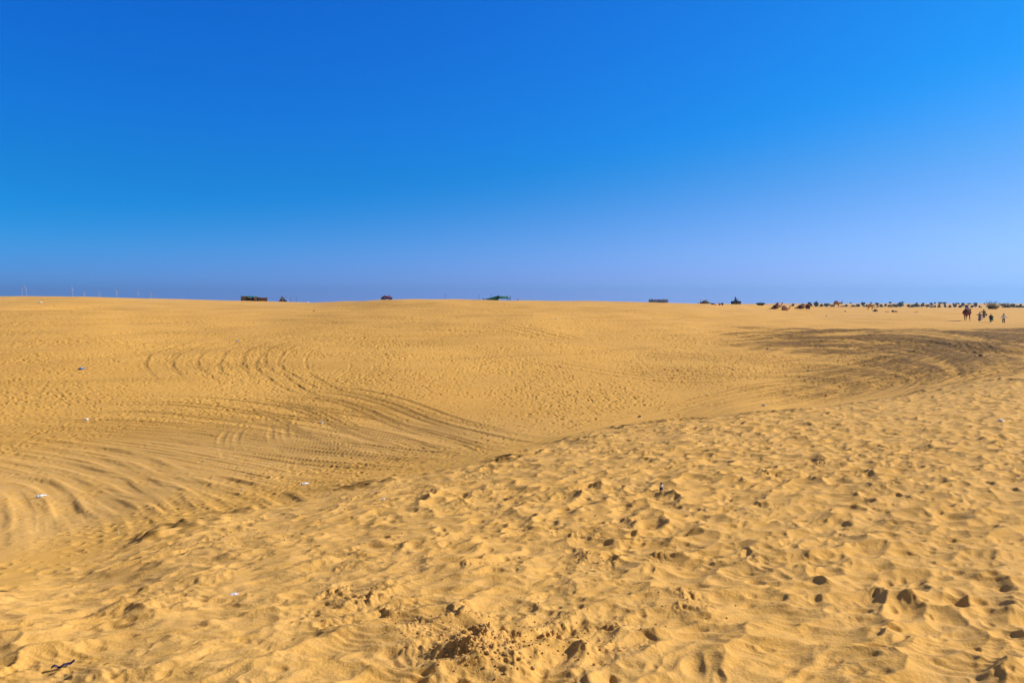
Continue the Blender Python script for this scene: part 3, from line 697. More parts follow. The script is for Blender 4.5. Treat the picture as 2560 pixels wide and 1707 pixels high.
def hand_chains(w, tip, side):
    """palm, four fingers of different length and a thumb; w = wrist, tip = pointing direction"""
    w = Vector(w); d = Vector(tip).normalized(); a = d.cross(Vector((0, 0, 1)) if abs(d.z) < .8 else Vector((1, 0, 0))).normalized(); nrm = d.cross(a)
    palm = w + d * .07; ch = [[(tuple(w), .026), (tuple(palm), .034)]]
    for i, l in enumerate((.062, .075, .07, .055)):
        b = palm + a * (.027 - .018 * i) + d * .02; ch.append([(tuple(palm), .034), (tuple(b), .010), (tuple(b + d * l * .6 + nrm * .012), .009), (tuple(b + d * l + nrm * .03), .008)])
    b = w + d * .03 + a * .03 * 1; ch.append([(tuple(palm), .034), (tuple(b + a * .012), .011), (tuple(b + a * .03 + d * .035), .009)])
    return ch
def person(label, loc, rz, pose, group=None, hair=DARK, sc_=1.0, name='person'):
    """pose: dict of joints; figure faces +X"""
    t = thing(name, label, 'person', loc, rz, group, sc_)
    p = dict(pel=(0, 0, .92), wa=(0, 0, 1.08), ch=(.02, 0, 1.30), nk=(.03, 0, 1.46), hd=(.05, 0, 1.60),
             lk=(.05, .1, .5), la=(0, .1, .08), rk=(.05, -.1, .5), ra=(0, -.1, .08),
             le=(-.05, .27, 1.15), lw=(.05, .3, .92), re=(-.05, -.27, 1.15), rw=(.05, -.3, .92)); p.update(pose)
    V_ = {k: Vector(v) for k, v in p.items()}
    up = (V_['hd'] - V_['nk']).normalized(); hd = V_['hd']; top = hd + up * .10
    lat = Vector((0, 1, 0))
    chains = [[(tuple(V_['pel']), (.15, .12)), (tuple(V_['wa']), (.14, .11)), (tuple(V_['ch']), (.16, .12)), (tuple(V_['nk']), .058), (tuple(hd - up * .03), .085), (tuple(hd + up * .05), .095), (tuple(top), .06)]]
    chains.append([(tuple(hd - up * .03), .085), (tuple(hd + Vector((.105, 0, -.015))), .017)])
    for k, s in (('l', 1), ('r', -1)):
        sh = V_['ch'] + Vector((0, .17 * s, .07)); el = V_[k + 'e']; wr = V_[k + 'w']
        chains.append([(tuple(V_['ch']), (.16, .12)), (tuple(sh), .062), (tuple(el), .043), (tuple(wr), .028)])
        hip = V_['pel'] + Vector((0, .09 * s, -.06)); kn = V_[k + 'k']; an = V_[k + 'a']
        chains.append([(tuple(V_['pel']), (.15, .12)), (tuple(hip), .095), (tuple(kn), .06), (tuple(an), .038), (tuple(an + Vector((.09, 0, -.05))), .036), (tuple(an + Vector((.17, 0, -.055))), .026)])
    skin('body', chains, SKIN, t)
    for k, s in (('l', 1), ('r', -1)):
        wr = V_[k + 'w']; d = (wr - V_[k + 'e']).normalized(); skin('hand', hand_chains(wr + d * .012, d, s), SKIN, t)
        b = MB(); b.ball(hd + Vector((.088, .035 * s, .012)), .012, 1); b.build('eye', DARK, t)
        b = MB(); b.ball(hd + Vector((-.005, .092 * s, -.005)), .03, 1, 0, 0, (.6, .35, 1)); b.build('ear', SKIN, t)
        an = V_[k + 'a']; b = MB(); b.ball(an + Vector((.07, 0, -.055)), .05, 2, 0, 0, (2.6, .95, .5)); b.build('shoe', SHOE, t)
    b = MB(); b.ball(hd + up * .045 + Vector((-.022, 0, 0)), .108, 2, .03, 3, (1.0, .95, .95)); b.build('hair', hair, t)
    return t, V_
def sleeve(t, V_, k, m, r0=.075, r1=.05):
    s = 1 if k == 'l' else -1; sh = V_['ch'] + Vector((0, .15 * s, .08)); b = MB(); e = V_[k+'e']; w = V_[k+'w']
    b.tube([sh, sh.lerp(e, .5), e, e.lerp(w, .55), w], [r0, r0 * .95, r0 * .9, r1 * 1.1, r1], 10); b.build('sleeve', m, t)
def leg_cloth(t, V_, k, m, r0=.11, r1=.07):
    s = 1 if k == 'l' else -1; hp = V_['pel'] + Vector((0, .09 * s, 0)); b = MB(); kn = V_[k+'k']; a = V_[k+'a']
    b.tube([hp, hp.lerp(kn, .5), kn, kn.lerp(a, .5), a + Vector((0, 0, .02))], [r0, r0 * .95, r0 * .75, r1 * 1.05, r1], 10); b.build('trouser_leg', m, t)
def torso_cloth(t, V_, m, z0, w0, z1=1.42, name='shirt', fold=.02, lean=0.0):
    b = MB(); c = V_['ch']; rings = []
    for i in range(9):
        f = i / 8; z = z0 + (z1 - z0) * f; w = w0 * (1 - f) + .2 * f
        if f > .85: w *= .8
        rings.append((z, c.x * f + lean * (1 - f), 0, w * .78, w * 1.08))
    b.loft(rings, 22, fold, 5); return b.build(name, m, t)

# ------------------------------------------------------------------ quad bikes
TYRE = mat('black_rubber', (0.012, 0.012, 0.014), .8); RIM = mat('grey_rim', (0.18, 0.18, 0.19), .4, metal=.6); BLK = mat('black_plastic', (0.015, 0.016, 0.02), .5); REDP = mat('red_fender', (0.55, 0.012, 0.012), .4, .1); DKB = mat('dark_blue_fender', (0.015, 0.02, 0.05), .4)
def quad_bike(label, loc, rz, body, sc_=1.0, group='quad bikes on the skyline'):
    t = thing('quad_bike', label, 'quad bike', loc, rz, group, sc_)
    for x in (-.62, .62):
        for y in (-.45, .45):
            b = MB(); n = 20; rings = []
            for dy, r in ((-.12, .20), (-.12, .26), (-.07, .29), (.07, .29), (.12, .26), (.12, .20)): rings.append([(x + math.cos(6.2832*j/n) * (r + (.012 if j % 2 and r > .28 else 0)), y + dy, .29 + math.sin(6.2832*j/n) * (r + (.012 if j % 2 and r > .28 else 0))) for j in range(n)])
            v = [p for r_ in rings for p in r_]; f = [(i*n+j, i*n+(j+1) % n, (i+1)*n+(j+1) % n, (i+1)*n+j) for i in range(5) for j in range(n)]
            f += [(5*n+j, 5*n+(j+1) % n, (j+1) % n, j) for j in range(n)]
            b.add(v, f); w = b.build('wheel', TYRE, t)
            b = MB(); b.tube([(x, y - .10, .29), (x, y + .10, .29)], .19, 14); b.build('rim', RIM, w)
    b = MB()
    for y in (-.14, .14): b.tube([(-.75, y, .42), (-.3, y, .34), (.35, y, .34), (.78, y, .46)], .03, 6)
    for x in (-.62, .62): b.tube([(x, -.42, .29), (x, .42, .29)], .035, 6)
    b.box((0, 0, .42), (.5, .3, .28)); b.build('chassis', BLK, t, False)
    for x, s in ((.62, 1), (-.62, -1)):
        for y in (-.43, .43):
            b = MB(); n = 7; v = []
            for i in range(n):
                a = math.pi * (.08 + .80 * i / (n-1)); xx = x - math.cos(a) * .38 * s; zz = .32 + math.sin(a) * .36
                v += [(xx, y - .15, zz), (xx, y + .15, zz), (xx, y - .15, zz + .025), (xx, y + .15, zz + .025)]
            f = []
            for i in range(n-1):
                q = i*4; f += [(q, q+1, q+5, q+4), (q+2, q+6, q+7, q+3), (q, q+4, q+6, q+2), (q+1, q+3, q+7, q+5)]
            b.add(v, f); b.build('fender', body, t, False)
        b = MB(); b.box((x, 0, .66), (.46, .62, .06), (0, 0.06 * s, 0)); b.build('rack_plate', body, t, False)
    b = MB(); b.loft([(.55, .22, 0, .24, .15), (.72, .24, 0, .22, .16), (.82, .27, 0, .14, .11)], 14); b.build('fuel_tank', body, t)
    b = MB(); b.loft([(.62, -.25, 0, .38, .15), (.74, -.25, 0, .38, .17), (.79, -.27, 0, .34, .14)], 16); b.build('seat', BLK, t)
    b = MB(); b.tube([(.55, 0, .62), (.40, 0, .98)], .03, 8); b.tube([(.30, -.38, 1.04), (.40, -.12, 1.0), (.40, .12, 1.0), (.30, .38, 1.04)], .018, 6); hb = b.build('handlebar', BLK, t)
    for y in (-1, 1): g = MB(); g.tube([(.32, .30*y, 1.035), (.28, .42*y, 1.045)], .026, 8); g.build('grip', TYRE, hb)
    for x, z in ((.70, .76), (-.75, .76)):
        b = MB()
        for y in (-.3, -.1, .1, .3): b.tube([(x - .22, y, z), (x + .22, y, z)], .012, 5)
        for xx in (-.22, .22): b.tube([(x + xx, -.3, z), (x + xx, .3, z)], .012, 5)
        for yy in (-.2, .2): b.tube([(x, yy, z), (x, yy, z - .12)], .012, 5)
        b.build('rack', BLK, t)
    for y in (-.2, .2): b = MB(); b.ball((.95, y, .6), .065, 2, 0, 0, (.6, 1, 1)); b.build('headlight', RIM, t)
    return t

# ------------------------------------------------------------------ camp structures on the skyline
WOOD = mat('weathered_wood', (0.10, 0.06, 0.04), .9, .3, 8); THATCH = mat('thatch', (0.28, 0.20, 0.12), 1.0, .4, 14, .02); THATCH2 = mat('brown_reed', (0.25, 0.14, 0.08), 1.0, .4, 14, .02)
GREEN_T = mat('green_tarpaulin', (0.0, 0.17, 0.10), .7, .15, 2); GREEN_D = mat('dark_green_canvas', (0.0, 0.10, 0.055), .8, .2, 2); DARKC = mat('dark_cloth', (0.012, 0.02, 0.04), .9, .4, 5)
NET = mat('grey_netting', (0.22, 0.25, 0.32), .9, .1, 3, alpha=.45); BRUSH = mat('dry_brush', (0.13, 0.10, 0.06), 1, .4, 6); RUST = mat('rust_red', (0.22, 0.05, 0.04), .8)
def thatch_panel(b, x0, x1, y, h, seed, n=60, lean=0.0, th=.12):
    r = random.Random(seed); b.box(((x0+x1)/2, y, h * .45), (x1 - x0, th, h * .9))
    for i in range(n):
        x = r.uniform(x0, x1); zz = h * r.uniform(.85, 1.08); b.tube([(x, y + r.uniform(-.09, .09), 0), (x + r.uniform(-.08, .08) + lean, y + r.uniform(-.12, .05), zz)], [r.uniform(.02, .035), .01], 4)
# long low stall with a green sheet roof
o = thing('roadside_stall', 'low thatched stall with a green tarpaulin roof and a dark open front', 'stall', spot(636, 234, -.25), 0)
b = MB(); thatch_panel(b, -4.6, -2.75, 0, 2.05, 1, 80); b.box((-3.7, 1.3, 1.0), (1.8, 2.4, 1.95)); b.build('thatch_wall', THATCH, o, False)
b = MB(); thatch_panel(b, 1.55, 4.45, 0, 1.55, 2, 110); 
for z in (.45, 1.0, 1.4): b.tube([(1.5, -.14, z), (4.6, -.14, z + .06)], .035, 5)
b.build('reed_wall', THATCH2, o, False)
b = MB(); n = 10; v = []
for i in range(n + 1):
    for j in range(5):
        x = -2.85 + 3.15 * i / n + .0; v.append((x, -.55 + .7 * j, 1.62 + .32 * math.sin(math.pi * j / 4) + .12 * (1 - i / n) + .05 * math.sin(i * 2.3 + j)))
v2 = [(a, b_, c - .05) for a, b_, c in v]; m_ = len(v); f = []
for i in range(n):
    for j in range(4):
        q = i*5+j; f += [(q, q+5, q+6, q+1), (m_+q, m_+q+1, m_+q+6, m_+q+5)]
for i in range(n): q = i*5; f += [(q, m_+q, m_+q+5, q+5), (q+4, q+9, m_+q+9, m_+q+4)]
for j in range(4): f += [(j, j+1, m_+j+1, m_+j), (n*5+j, m_+n*5+j, m_+n*5+j+1, n*5+j+1)]
b.add(v + v2, f); b.build('tarpaulin_roof', GREEN_T, o)
for x in (-2.8, -1.2, .35, 1.5): p_ = MB(); p_.tube([(x, -.45, 0), (x, -.45, 1.66)], .05, 6); p_.build('post', WOOD, o)
b = MB(); b.box((-.6, 1.3, .8), (4.3, .08, 1.6)); b.build('back_wall', DARKC, o, False)
b = MB(); b.box((-.9, .2, .45), (3.2, .6, .9)); b.build('counter', DARKC, o, False)
for i, (x, z, mm_) in enumerate(((-1.6, 1.42, RUG_PINK), (-1.0, 1.38, LILAC), (.1, 1.38, RUG_PINK), (.65, 1.1, CREAM), (1.0, 1.35, RUG_PINK), (.3, .75, REDC))):
    b = MB(); b.box((x, -.5, z), (.42, .06, .34), (0, rg.uniform(-.2, .2), 0)); b.build('hanging_cloth', mm_, o, False)
# stick shelter
o = thing('stick_shelter', 'wigwam-like shelter of leaning sticks with dark cloth thrown over it', 'shelter', spot(707, 232, -.2), 0)
for i in range(26):
    a = 6.283 * i / 26; r0 = .95 + .3 * rg.random(); k = rg.uniform(1.7, 2.2)
    b = MB(); b.tube([(math.cos(a) * r0 - .1, math.sin(a) * r0, 0), (math.cos(a) * .12 - .25 + .15 * rg.random(), math.sin(a) * .12, k)], [.06, .02], 5); b.build('stick', BRUSH, o)
for q in (((.2, 0, 1.0), (.95, -.1, 1.75)), ((-.3, 0, 1.4), (-.55, -.1, 2.15)), ((.0, 0, 1.3), (.05, 0, 2.35)), ((.3, 0, 1.2), (1.25, 0, 2.05))):
    b = MB(); b.tube(q, [.06, .03], 5); b.build('forked_branch', WOOD, o)
b = MB(); b.loft([(0, .75, 0, .75, .7), (.5, .7, 0, .66, .6), (.95, .5, 0, .4, .4), (1.15, .4, 0, .15, .2)], 18, .06, 2); b.build('cloth_cover', DARKC, o)
b = MB(); b.loft([(0, -.75, 0, .75, .6), (.8, -.55, 0, .45, .45), (1.4, -.35, 0, .22, .25)], 14, .1, 4); b.build('straw_skirt', THATCH, o)
b = MB(); b.ball((1.75, 0, .55), .14, 2, .2, 4); b.build('white_bundle', WHITE, o)
# poles
POLES = [(727, 232, 2.2, 'tall thin pole just right of the stick shelter', WOOD), (741, 231, 1.6, 'shorter thin pole, second to the right of the stick shelter', WOOD), (1113, 150, 1.35, 'thin pole with a red tip between the red quad bike and the green tent', RUST),
         (1197.5, 170, 1.75, 'thin pole just left of the green tent', WOOD), (1227, 172, 2.05, 'thin pole rising behind the low left side of the green tent', WOOD), (604, 236, 2.15, 'thin corner pole at the left end of the thatched stall', WOOD)]
for px, Y, h, lb, mm_ in POLES:
    z = spot(px, Y, -.35); o = thing('pole', lb, 'pole', z, 0, 'thin poles along the skyline')
    b = MB(); b.tube([(0, 0, 0), (.02, 0, h + .35)], [.05, .03], 6); b.build('shaft', mm_, o)
    b = MB(); b.box((.09, 0, h + .25), (.16, .02, .12), (0, .2, 0)); b.build('rag', REDC if mm_ is RUST else DARKC, o, False)
# low green tent
o = thing('green_tent', 'low dark green canvas tent stretched over poles beyond the dune crest', 'tent', spot(1246, 168, -.1), 0)
W = 3.45
def sheet(pts, th=.04):
    b = MB(); n = len(pts); top = [Vector(p) for p in pts]; bot = [p - Vector((0, 0, th)) for p in top]
    b.add(top + bot, [tuple(range(n)), tuple(range(2*n-1, n-1, -1))] + [(i, n+i, n+(i+1) % n, (i+1) % n) for i in range(n)]); return b
for pts in (((-3.5, -.6, .62), (-.0, -1.2, .35), (-.0, -.1, 1.52), (-.5, 0, 1.42)), ((-3.5, -.6, .62), (-.5, 0, 1.42), (0, -.1, 1.52), (0, 1.6, .9), (-3.2, 1.4, .7))):
    sheet(pts).build('left_canvas', GREEN_D, o, False)
for pts in (((0, -.1, 1.52), (.25, -.8, 1.15), (2.9, -.6, .66), (2.6, .1, 1.0), (1.9, .1, 1.28)), ((0, -.1, 1.52), (1.9, .1, 1.28), (2.6, .1, 1.0), (2.9, 1.5, .8), (0, 1.6, .9))):
    sheet(pts).build('right_canvas', GREEN_D, o, False)
for x, y, h in ((0, -.12, 1.7), (2.95, -.2, 1.45), (-3.55, -.6, .9), (2.2, .1, 1.35), (0, 1.6, .95)):
    b = MB(); b.tube([(x, y, 0), (x, y, h)], .06, 6); b.build('tent_pole', WOOD, o)
b = MB(); b.tube([(1.9, .1, 1.33), (3.0, -.2, 1.38)], .04, 6); b.build('ridge_pole', WOOD, o)
b = MB(); b.ball((-3.6, -.6, .62), .24, 2, .15, 2); b.build('tied_bundle', GREY_BAG, o)
b = MB(); b.ball((-1.9, -.7, .55), .2, 2, .2, 3, (1.6, 1, .6)); b.build('sandbag', GREY_BAG, o)
# stool right of the tent
o = thing('folding_chair', 'small pale folding chair just right of the green tent', 'chair', spot(1295, 165, -.12), 0)
b = MB(); b.box((0, 0, .42), (.4, .4, .04)); b.build('seat', GREY_BAG, o, False)
b = MB(); b.box((-.14, .12, .72), (.3, .04, .34), (0.15, 0, 0)); b.build('backrest', WHITE, o, False)
for x in (-.18, .18):
    for s in (-1, 1): b = MB(); b.tube([(x, -.2 * s, 0), (x, .2 * s, .6 + (.3 if s > 0 else 0))], .02, 6); b.build('leg', WOOD, o)
# netting fence
o = thing('netting_fence', 'low pen fence of grey netting strung between wooden posts on the skyline', 'fence', spot(1647, 166, -.22), 0)
XS = (-2.3, -1.75, -1.6, 0, .08, 1.15, 1.3, 1.95, 2.25)
for i, x in enumerate(XS): b = MB(); b.tube([(x, rg.uniform(-.3, .3), 0), (x + rg.uniform(-.05, .05), 0, 1.1 + rg.uniform(-.05, .12))], .045, 6); b.build('post', RUST if i in (3, 4) else WOOD, o)
for y in (-.05, 1.2): b = MB(); b.box((0, y, .55), (4.5, .015, .85)); b.build('netting', NET, o, False)
for z in (.98,): b = MB(); b.tube([(-2.3, -.07, z), (2.25, -.07, z + .03)], .03, 5); b.build('rail', WOOD, o)
# brush pile
o = thing('brush_pile', 'round heap of dry brushwood and sticks with an upright stake at its left end', 'brush pile', spot(1762, 170, .08), 0)
for i in range(90):
    a = rg.uniform(0, 6.28); x = rg.gauss(0, .62); y = rg.uniform(-.4, .4); zc = .75 * math.exp(-(x / 1.1) ** 2) * rg.random()
    l = rg.uniform(.2, .5); th = rg.uniform(-1.3, 1.3); d = Vector((math.cos(a) * math.cos(th), math.sin(a) * math.cos(th), abs(math.sin(th)))) * l
    b = MB()
    b.tube([Vector((x, y, max(0, zc))), Vector((x, y, max(0, zc))) + d], [.06, .02], 4)
    b.build('stick', (BRUSH, THATCH, THATCH2, DARKC)[i % 4], o)
b = MB(); b.loft([(0, 0, 0, 1.2, .5), (.35, .1, 0, 1.0, .42), (.62, .15, 0, .55, .25)], 14, .15, 3); b.build('heap_core', BRUSH, o)
b = MB(); b.tube([(-1.1, 0, 0), (-1.05, 0, 1.05)], .06, 6); b.build('stake', RUST, o)
# things lying beside it
def bundle_thing(name, label, cat, loc, parts, group=None, rz=0.0):
    o = thing(name, label, cat, loc, rz, group)
    for nm, c, r, sq, m_ in parts:
        b = MB(); b.ball(c, r, 3, .10, hash(nm) % 97 if False else len(nm) * 7, sq); b.build(nm, m_, o)
    return o
bundle_thing('pack_saddle', 'dark pack saddle with a red blanket lying right of the brush pile', 'saddle', spot(1784, 170, -.03), [('saddle_pad', (-.3, 0, .2), .3, (1, 1, .8), DARKC), ('blanket', (.25, 0, .12), .32, (1.5, 1, .5), REDC), ('saddle_roll', (-.5, 0, .28), .16, (1, 2, 1), BLK)])
# little red cart
o = thing('handcart', 'small red and blue handcart between the brush pile and the ridden quad bike', 'cart', spot(1803, 168, 0.02), 0)
b = MB(); b.box((-.2, 0, .3), (.75, .5, .22)); b.build('tray', REDC, o, False)
b = MB(); b.box((.3, 0, .45), (.35, .4, .3)); b.build('box', DKB, o, False)
for x in (-.4, .35):
    for y in (-.25, .25): b = MB(); b.tube([(x, y - .03, .15), (x, y + .03, .15)], .15, 12); b.build('wheel', TYRE, o)
b = MB(); b.tube([(-.58, .2, .3), (-.66, .2, .62)], .025, 5); b.tube([(-.58, -.2, .3), (-.66, -.2, .62)], .025, 5); b.tube([(-.66, -.2, .62), (-.66, .2, .62)], .025, 5); b.build('handle', BLK, o)

# quad bikes
quad_bike('red quad bike half sunk behind the middle of the dune crest', spot(967, 139, -.16), 0.12, REDP, 1.2)
QL = spot(1840, 184, 0.05)
quad_bike('black quad bike carrying a rider in dark clothes', QL, 0.35, DKB, 1.25)
t, V_ = person('rider in dark clothes sitting on the black quad bike', QL + Vector((-.2, -.05, .20)), 0.35, sc_=1.12, pose=dict(pel=(-.15, 0, .84), wa=(-.12, 0, 1.0), ch=(-.04, 0, 1.22), nk=(-.01, 0, 1.38), hd=(.02, 0, 1.52), lk=(.28, .24, .78), la=(.18, .30, .38), rk=(.28, -.24, .78), ra=(.18, -.30, .38), le=(.14, .30, 1.12), lw=(.36, .33, .98), re=(.14, -.30, 1.12), rw=(.36, -.33, .98)))
torso_cloth(t, V_, NAVY, .82, .18, 1.36)
for k in 'lr': sleeve(t, V_, k, NAVY); leg_cloth(t, V_, k, DARKC)
t, V_ = person('person in a red shirt crouching over the red quad bike', spot(960, 139.4, -.4), 0.3, dict(pel=(-.2, 0, .75), wa=(-.12, 0, .9), ch=(.06, 0, 1.06), nk=(.14, 0, 1.18), hd=(.2, 0, 1.3), lk=(.25, .2, .62), la=(.1, .22, .2), rk=(.25, -.2, .62), ra=(.1, -.22, .2), le=(.3, .26, .95), lw=(.5, .22, .9), re=(.3, -.26, .95), rw=(.5, -.22, .9)))
torso_cloth(t, V_, REDC, .7, .2, 1.16, lean=-.15)
for k in 'lr': sleeve(t, V_, k, REDC); leg_cloth(t, V_, k, DARKC)

# camels
camel_sitting('camel', 'dark brown camel lying at the left end of the resting camels', spot(1938, 176), 1.9, FUR_DARK, neck_turn=-.3, neck_low=True)
camel_sitting('camel', 'russet resting camel with its head raised between two others', spot(1946, 181), 0.5, FUR_RED, rug=RUG_PINK, neck_turn=-.1)
camel_sitting('camel', 'tan resting camel at the right end, neck stretched up to the right', spot(1962, 174), 0.0, FUR_TAN, rug=RUG_PINK)
camel_sitting('camel', 'dark sitting camel beside the pale saddle pack', spot(2001, 184), 2.0, FUR_DARK, rug=None, neck_low=True)
camel_sitting('camel', 'dark headed camel facing the viewer under a pale saddle cloth', spot(2008, 188), -1.35, FUR_PALE, rug=RUG_PINK)
camel_sitting('camel', 'dark camel lying low with a red rug, right of the pale sitting camel', spot(2020, 182), 1.3, FUR_DARK, rug=RUG_RED, neck_low=True)
camel_standing('camel', 'tan camel standing in profile facing right on the skyline', spot(2092, 208), -.08, FUR_TAN, rug=RUG_PINK, sc_=1.02)
camel_standing('camel', 'pale camel standing with its head lowered to the dark bundles', spot(2177, 186), -1.0, FUR_PALE, head_down=True, sc_=.95)
RC = spot_row(2417, 802)
camel_standing('camel', 'russet camel with a rider walking toward the viewer', RC, -1.85, FUR_RED, step=.2, rug=RUG_DK, sc_=1.08)
c_, s_ = math.cos(-1.85), math.sin(-1.85)
for k, (dx, lb, sh, hr) in enumerate(((.18, 'front rider in a lilac shirt and maroon turban on the russet camel', LILAC, MAROON), (-.42, 'rear rider in blue trousers on the russet camel', WHITE, MAROON))):
    base = RC + Vector((dx * c_, dx * s_, 1.02 if k == 0 else .96))
    t, V_ = person(lb, base, -1.85, dict(lk=(.28, .40, .66), la=(.10, .46, .28), rk=(.28, -.40, .66), ra=(.10, -.46, .28), le=(.1, .3, 1.1), lw=(.32, .16, 1.02), re=(.1, -.3, 1.1), rw=(.32, -.16, 1.02)), hair=hr, group='riders on the russet camel')
    torso_cloth(t, V_, sh, .86, .19)
    for q in 'lr': sleeve(t, V_, q, sh); leg_cloth(t, V_, q, BLUE_T, .12, .09)

# people on foot
wk = 'people walking beside the ridden camel'
t, V_ = person('person in a pale blue shirt and dark jeans walking away at the far right', spot_row(2509, 806), 1.35, dict(lk=(.12, .1, .5), la=(-.02, .1, .08), rk=(.0, -.1, .5), ra=(-.12, -.1, .09), le=(-.12, .32, 1.16), lw=(.0, .42, .98), re=(.05, -.40, 1.12), rw=(.0, -.56, .92)), group=wk)
torso_cloth(t, V_, WHITE, .80, .20)
for k in 'lr': sleeve(t, V_, k, WHITE, .08, .055); leg_cloth(t, V_, k, JEANS)
t, V_ = person('person in a mauve robe with a white shawl, nearest to the ridden camel', spot_row(2449, 803), 1.8, dict(le=(.0, .38, 1.22), lw=(.1, .60, 1.18), re=(-.1, -.3, 1.1), rw=(-.12, -.42, .9)), group=wk, hair=SKIN, sc_=.95)
torso_cloth(t, V_, MAUVE, .12, .27, 1.42, 'robe', .05)
for k in 'lr': sleeve(t, V_, k, MAUVE, .09, .07)
b = MB(); b.tube([(-.05, -.1, 1.42), (-.16, -.26, 1.2), (-.18, -.36, .8), (-.16, -.45, .35)], [.09, .10, .11, .12], 9); b.build('shawl', WHITE, t)
t, V_ = person('person in an olive robe and dark headscarf carrying a bag, standing behind the others', spot_row(2459, 796), 1.6, dict(le=(.1, .36, 1.25), lw=(.15, .58, 1.20), re=(-.1, -.3, 1.15), rw=(.0, -.36, .95)), group=wk, sc_=1.04)
torso_cloth(t, V_, OLIVE, .15, .27, 1.42, 'robe', .05)
for k in 'lr': sleeve(t, V_, k, OLIVE, .09, .07)
b = MB(); b.tube([(-.06, -.08, 1.5), (-.14, -.22, 1.3), (-.14, -.25, 1.0), (-.1, -.32, .8)], [.08, .10, .08, .05], 9); b.build('shawl', CREAM, t)
b = MB(); b.ball((-.05, -.48, .72), .2, 2, .08, 4, (.7, 1, 1.15)); b.build('shoulder_bag', GREY_BAG, t)
t, V_ = person('small person in navy clothes with a teal scarf across the back', spot_row(2477, 804.5), 1.5, dict(le=(.0, .33, 1.15), lw=(.08, .36, .95), re=(-.05, -.36, 1.12), rw=(.0, -.46, .9)), group=wk, hair=REDC, sc_=.84)
torso_cloth(t, V_, NAVY, .48, .27, 1.42, 'tunic', .05)
for k in 'lr': sleeve(t, V_, k, NAVY, .09, .07); leg_cloth(t, V_, k, TEAL, .12, .08)
b = MB(); b.tube([(-.13, .12, 1.45), (-.22, -.04, 1.15), (-.24, -.14, .75), (-.22, -.3, .3)], [.07, .10, .11, .12], 9); b.build('scarf', TEAL, t)

# bundles and oddments on the far plain
bundle_thing('goods_bundle', 'dark and blue bundle at the lowered head of the pale camel', 'bundle', spot_row(2188, 779), [('cloth_sack', (-.05, 0, .3), .33, (1, 1, 1), DARKC), ('bag', (-.55, 0, .12), .16, (1.3, 1, .7), BLK), ('blue_bag', (.25, 0, .14), .2, (1.4, 1, .6), WHITE), ('red_bag', (.5, 0, .26), .18, (.8, 1, 1.3), RUG_RED)], 'bundles on the plain')
bundle_thing('goods_bundle', 'dark bundle with pink cloth lying on open sand', 'bundle', spot_row(2237, 780.5), [('sack', (-.55, 0, .22), .28, (1, 1, .9), DARKC), ('pink_cloth', (.2, 0, .2), .3, (1.6, 1, .7), RUG_PINK), ('pale_cloth', (-.25, -.1, .26), .18, (.7, 1, 1.1), WHITE), ('red_cloth', (.1, -.1, .1), .3, (2.2, 1, .4), RUG_RED)], 'bundles on the plain')
bundle_thing('goods_bundle', 'tiny dark bundle between the two bigger bundles', 'bundle', spot_row(2217, 780.5), [('sack', (-.2, 0, .1), .14, (1.1, 1, .8), DARKC), ('grey_sack', (.32, 0, .06), .14, (1.6, 1, .5), GREY_BAG)], 'bundles on the plain')
bundle_thing('dark_rag', 'small black rag on the sand below the standing camel', 'rag', spot_row(2113, 779), [('cloth', (0, 0, .1), .2, (1.1, .8, .8), BLK)])
o = thing('branch', 'crooked dry branch lying on the open plain', 'branch', spot_row(2291, 782), .1)
b = MB(); b.tube([(-.55, 0, .05), (-.2, .1, .22), (.1, 0, .26), (.5, -.1, .06)], [.05, .06, .05, .03], 6); b.tube([(.0, 0, .25), (.3, .2, .05)], [.04, .02], 5); b.build('limb', WOOD, o)

# ------------------------------------------------------------------ shrubs and trees
LEAF_A = mat('leaf_dark', (0.07, 0.115, 0.07), .9, .4, .8); LEAF_B = mat('leaf_grey_green', (0.11, 0.14, 0.08), .9, .4, .8); LEAF_C = mat('leaf_olive', (0.12, 0.15, 0.05), .9, .45, 1.5)
def crown(seed, n, rx, ry, rz, leaf, z0, lobes=6):
    r = random.Random(seed); b = MB(); ls = []
    for i in range(lobes): a = r.uniform(0, 6.28); k = r.uniform(.2, .75); ls.append((math.cos(a) * rx * k, math.sin(a) * ry * k, z0 + rz * r.uniform(.3, .75), r.uniform(.35, .6)))
    for i in range(n):
        lx, ly, lz, lr = r.choice(ls); u = Vector((r.gauss(0, 1), r.gauss(0, 1), r.gauss(0, 1))).normalized() * (r.random() ** .35)
        p = Vector((lx + u.x * rx * lr, ly + u.y * ry * lr, max(z0 * .4, lz + u.z * rz * lr * .7)))
        a = Vector((r.gauss(0, 1), r.gauss(0, 1), r.gauss(0, 1))).normalized(); c = a.cross(Vector((r.gauss(0, 1), r.gauss(0, 1), r.gauss(0, 1)))).normalized()
        s = leaf * r.uniform(.6, 1.3); b.quad(p - a*s, p + c*s*.6, p + a*s, p - c*s*.6)
    return b
def trunk(seed, h, rad, spread, n=4):
    r = random.Random(seed); b = MB(); b.tube([(0, 0, -.4), (.03, 0, h * .25), (.06, .03, h * .45)], [rad, rad * .8, rad * .6], 7)
    for i in range(n):
        a = 6.283 * i / n + r.random(); q = spread * r.uniform(.5, .9); b.tube([(.02, 0, h * .2), (math.cos(a) * q * .5, math.sin(a) * q * .5, h * .5), (math.cos(a) * q, math.sin(a) * q, h * .85)], [rad * .6, rad * .4, rad * .12], 5)
    return b
PROT = []
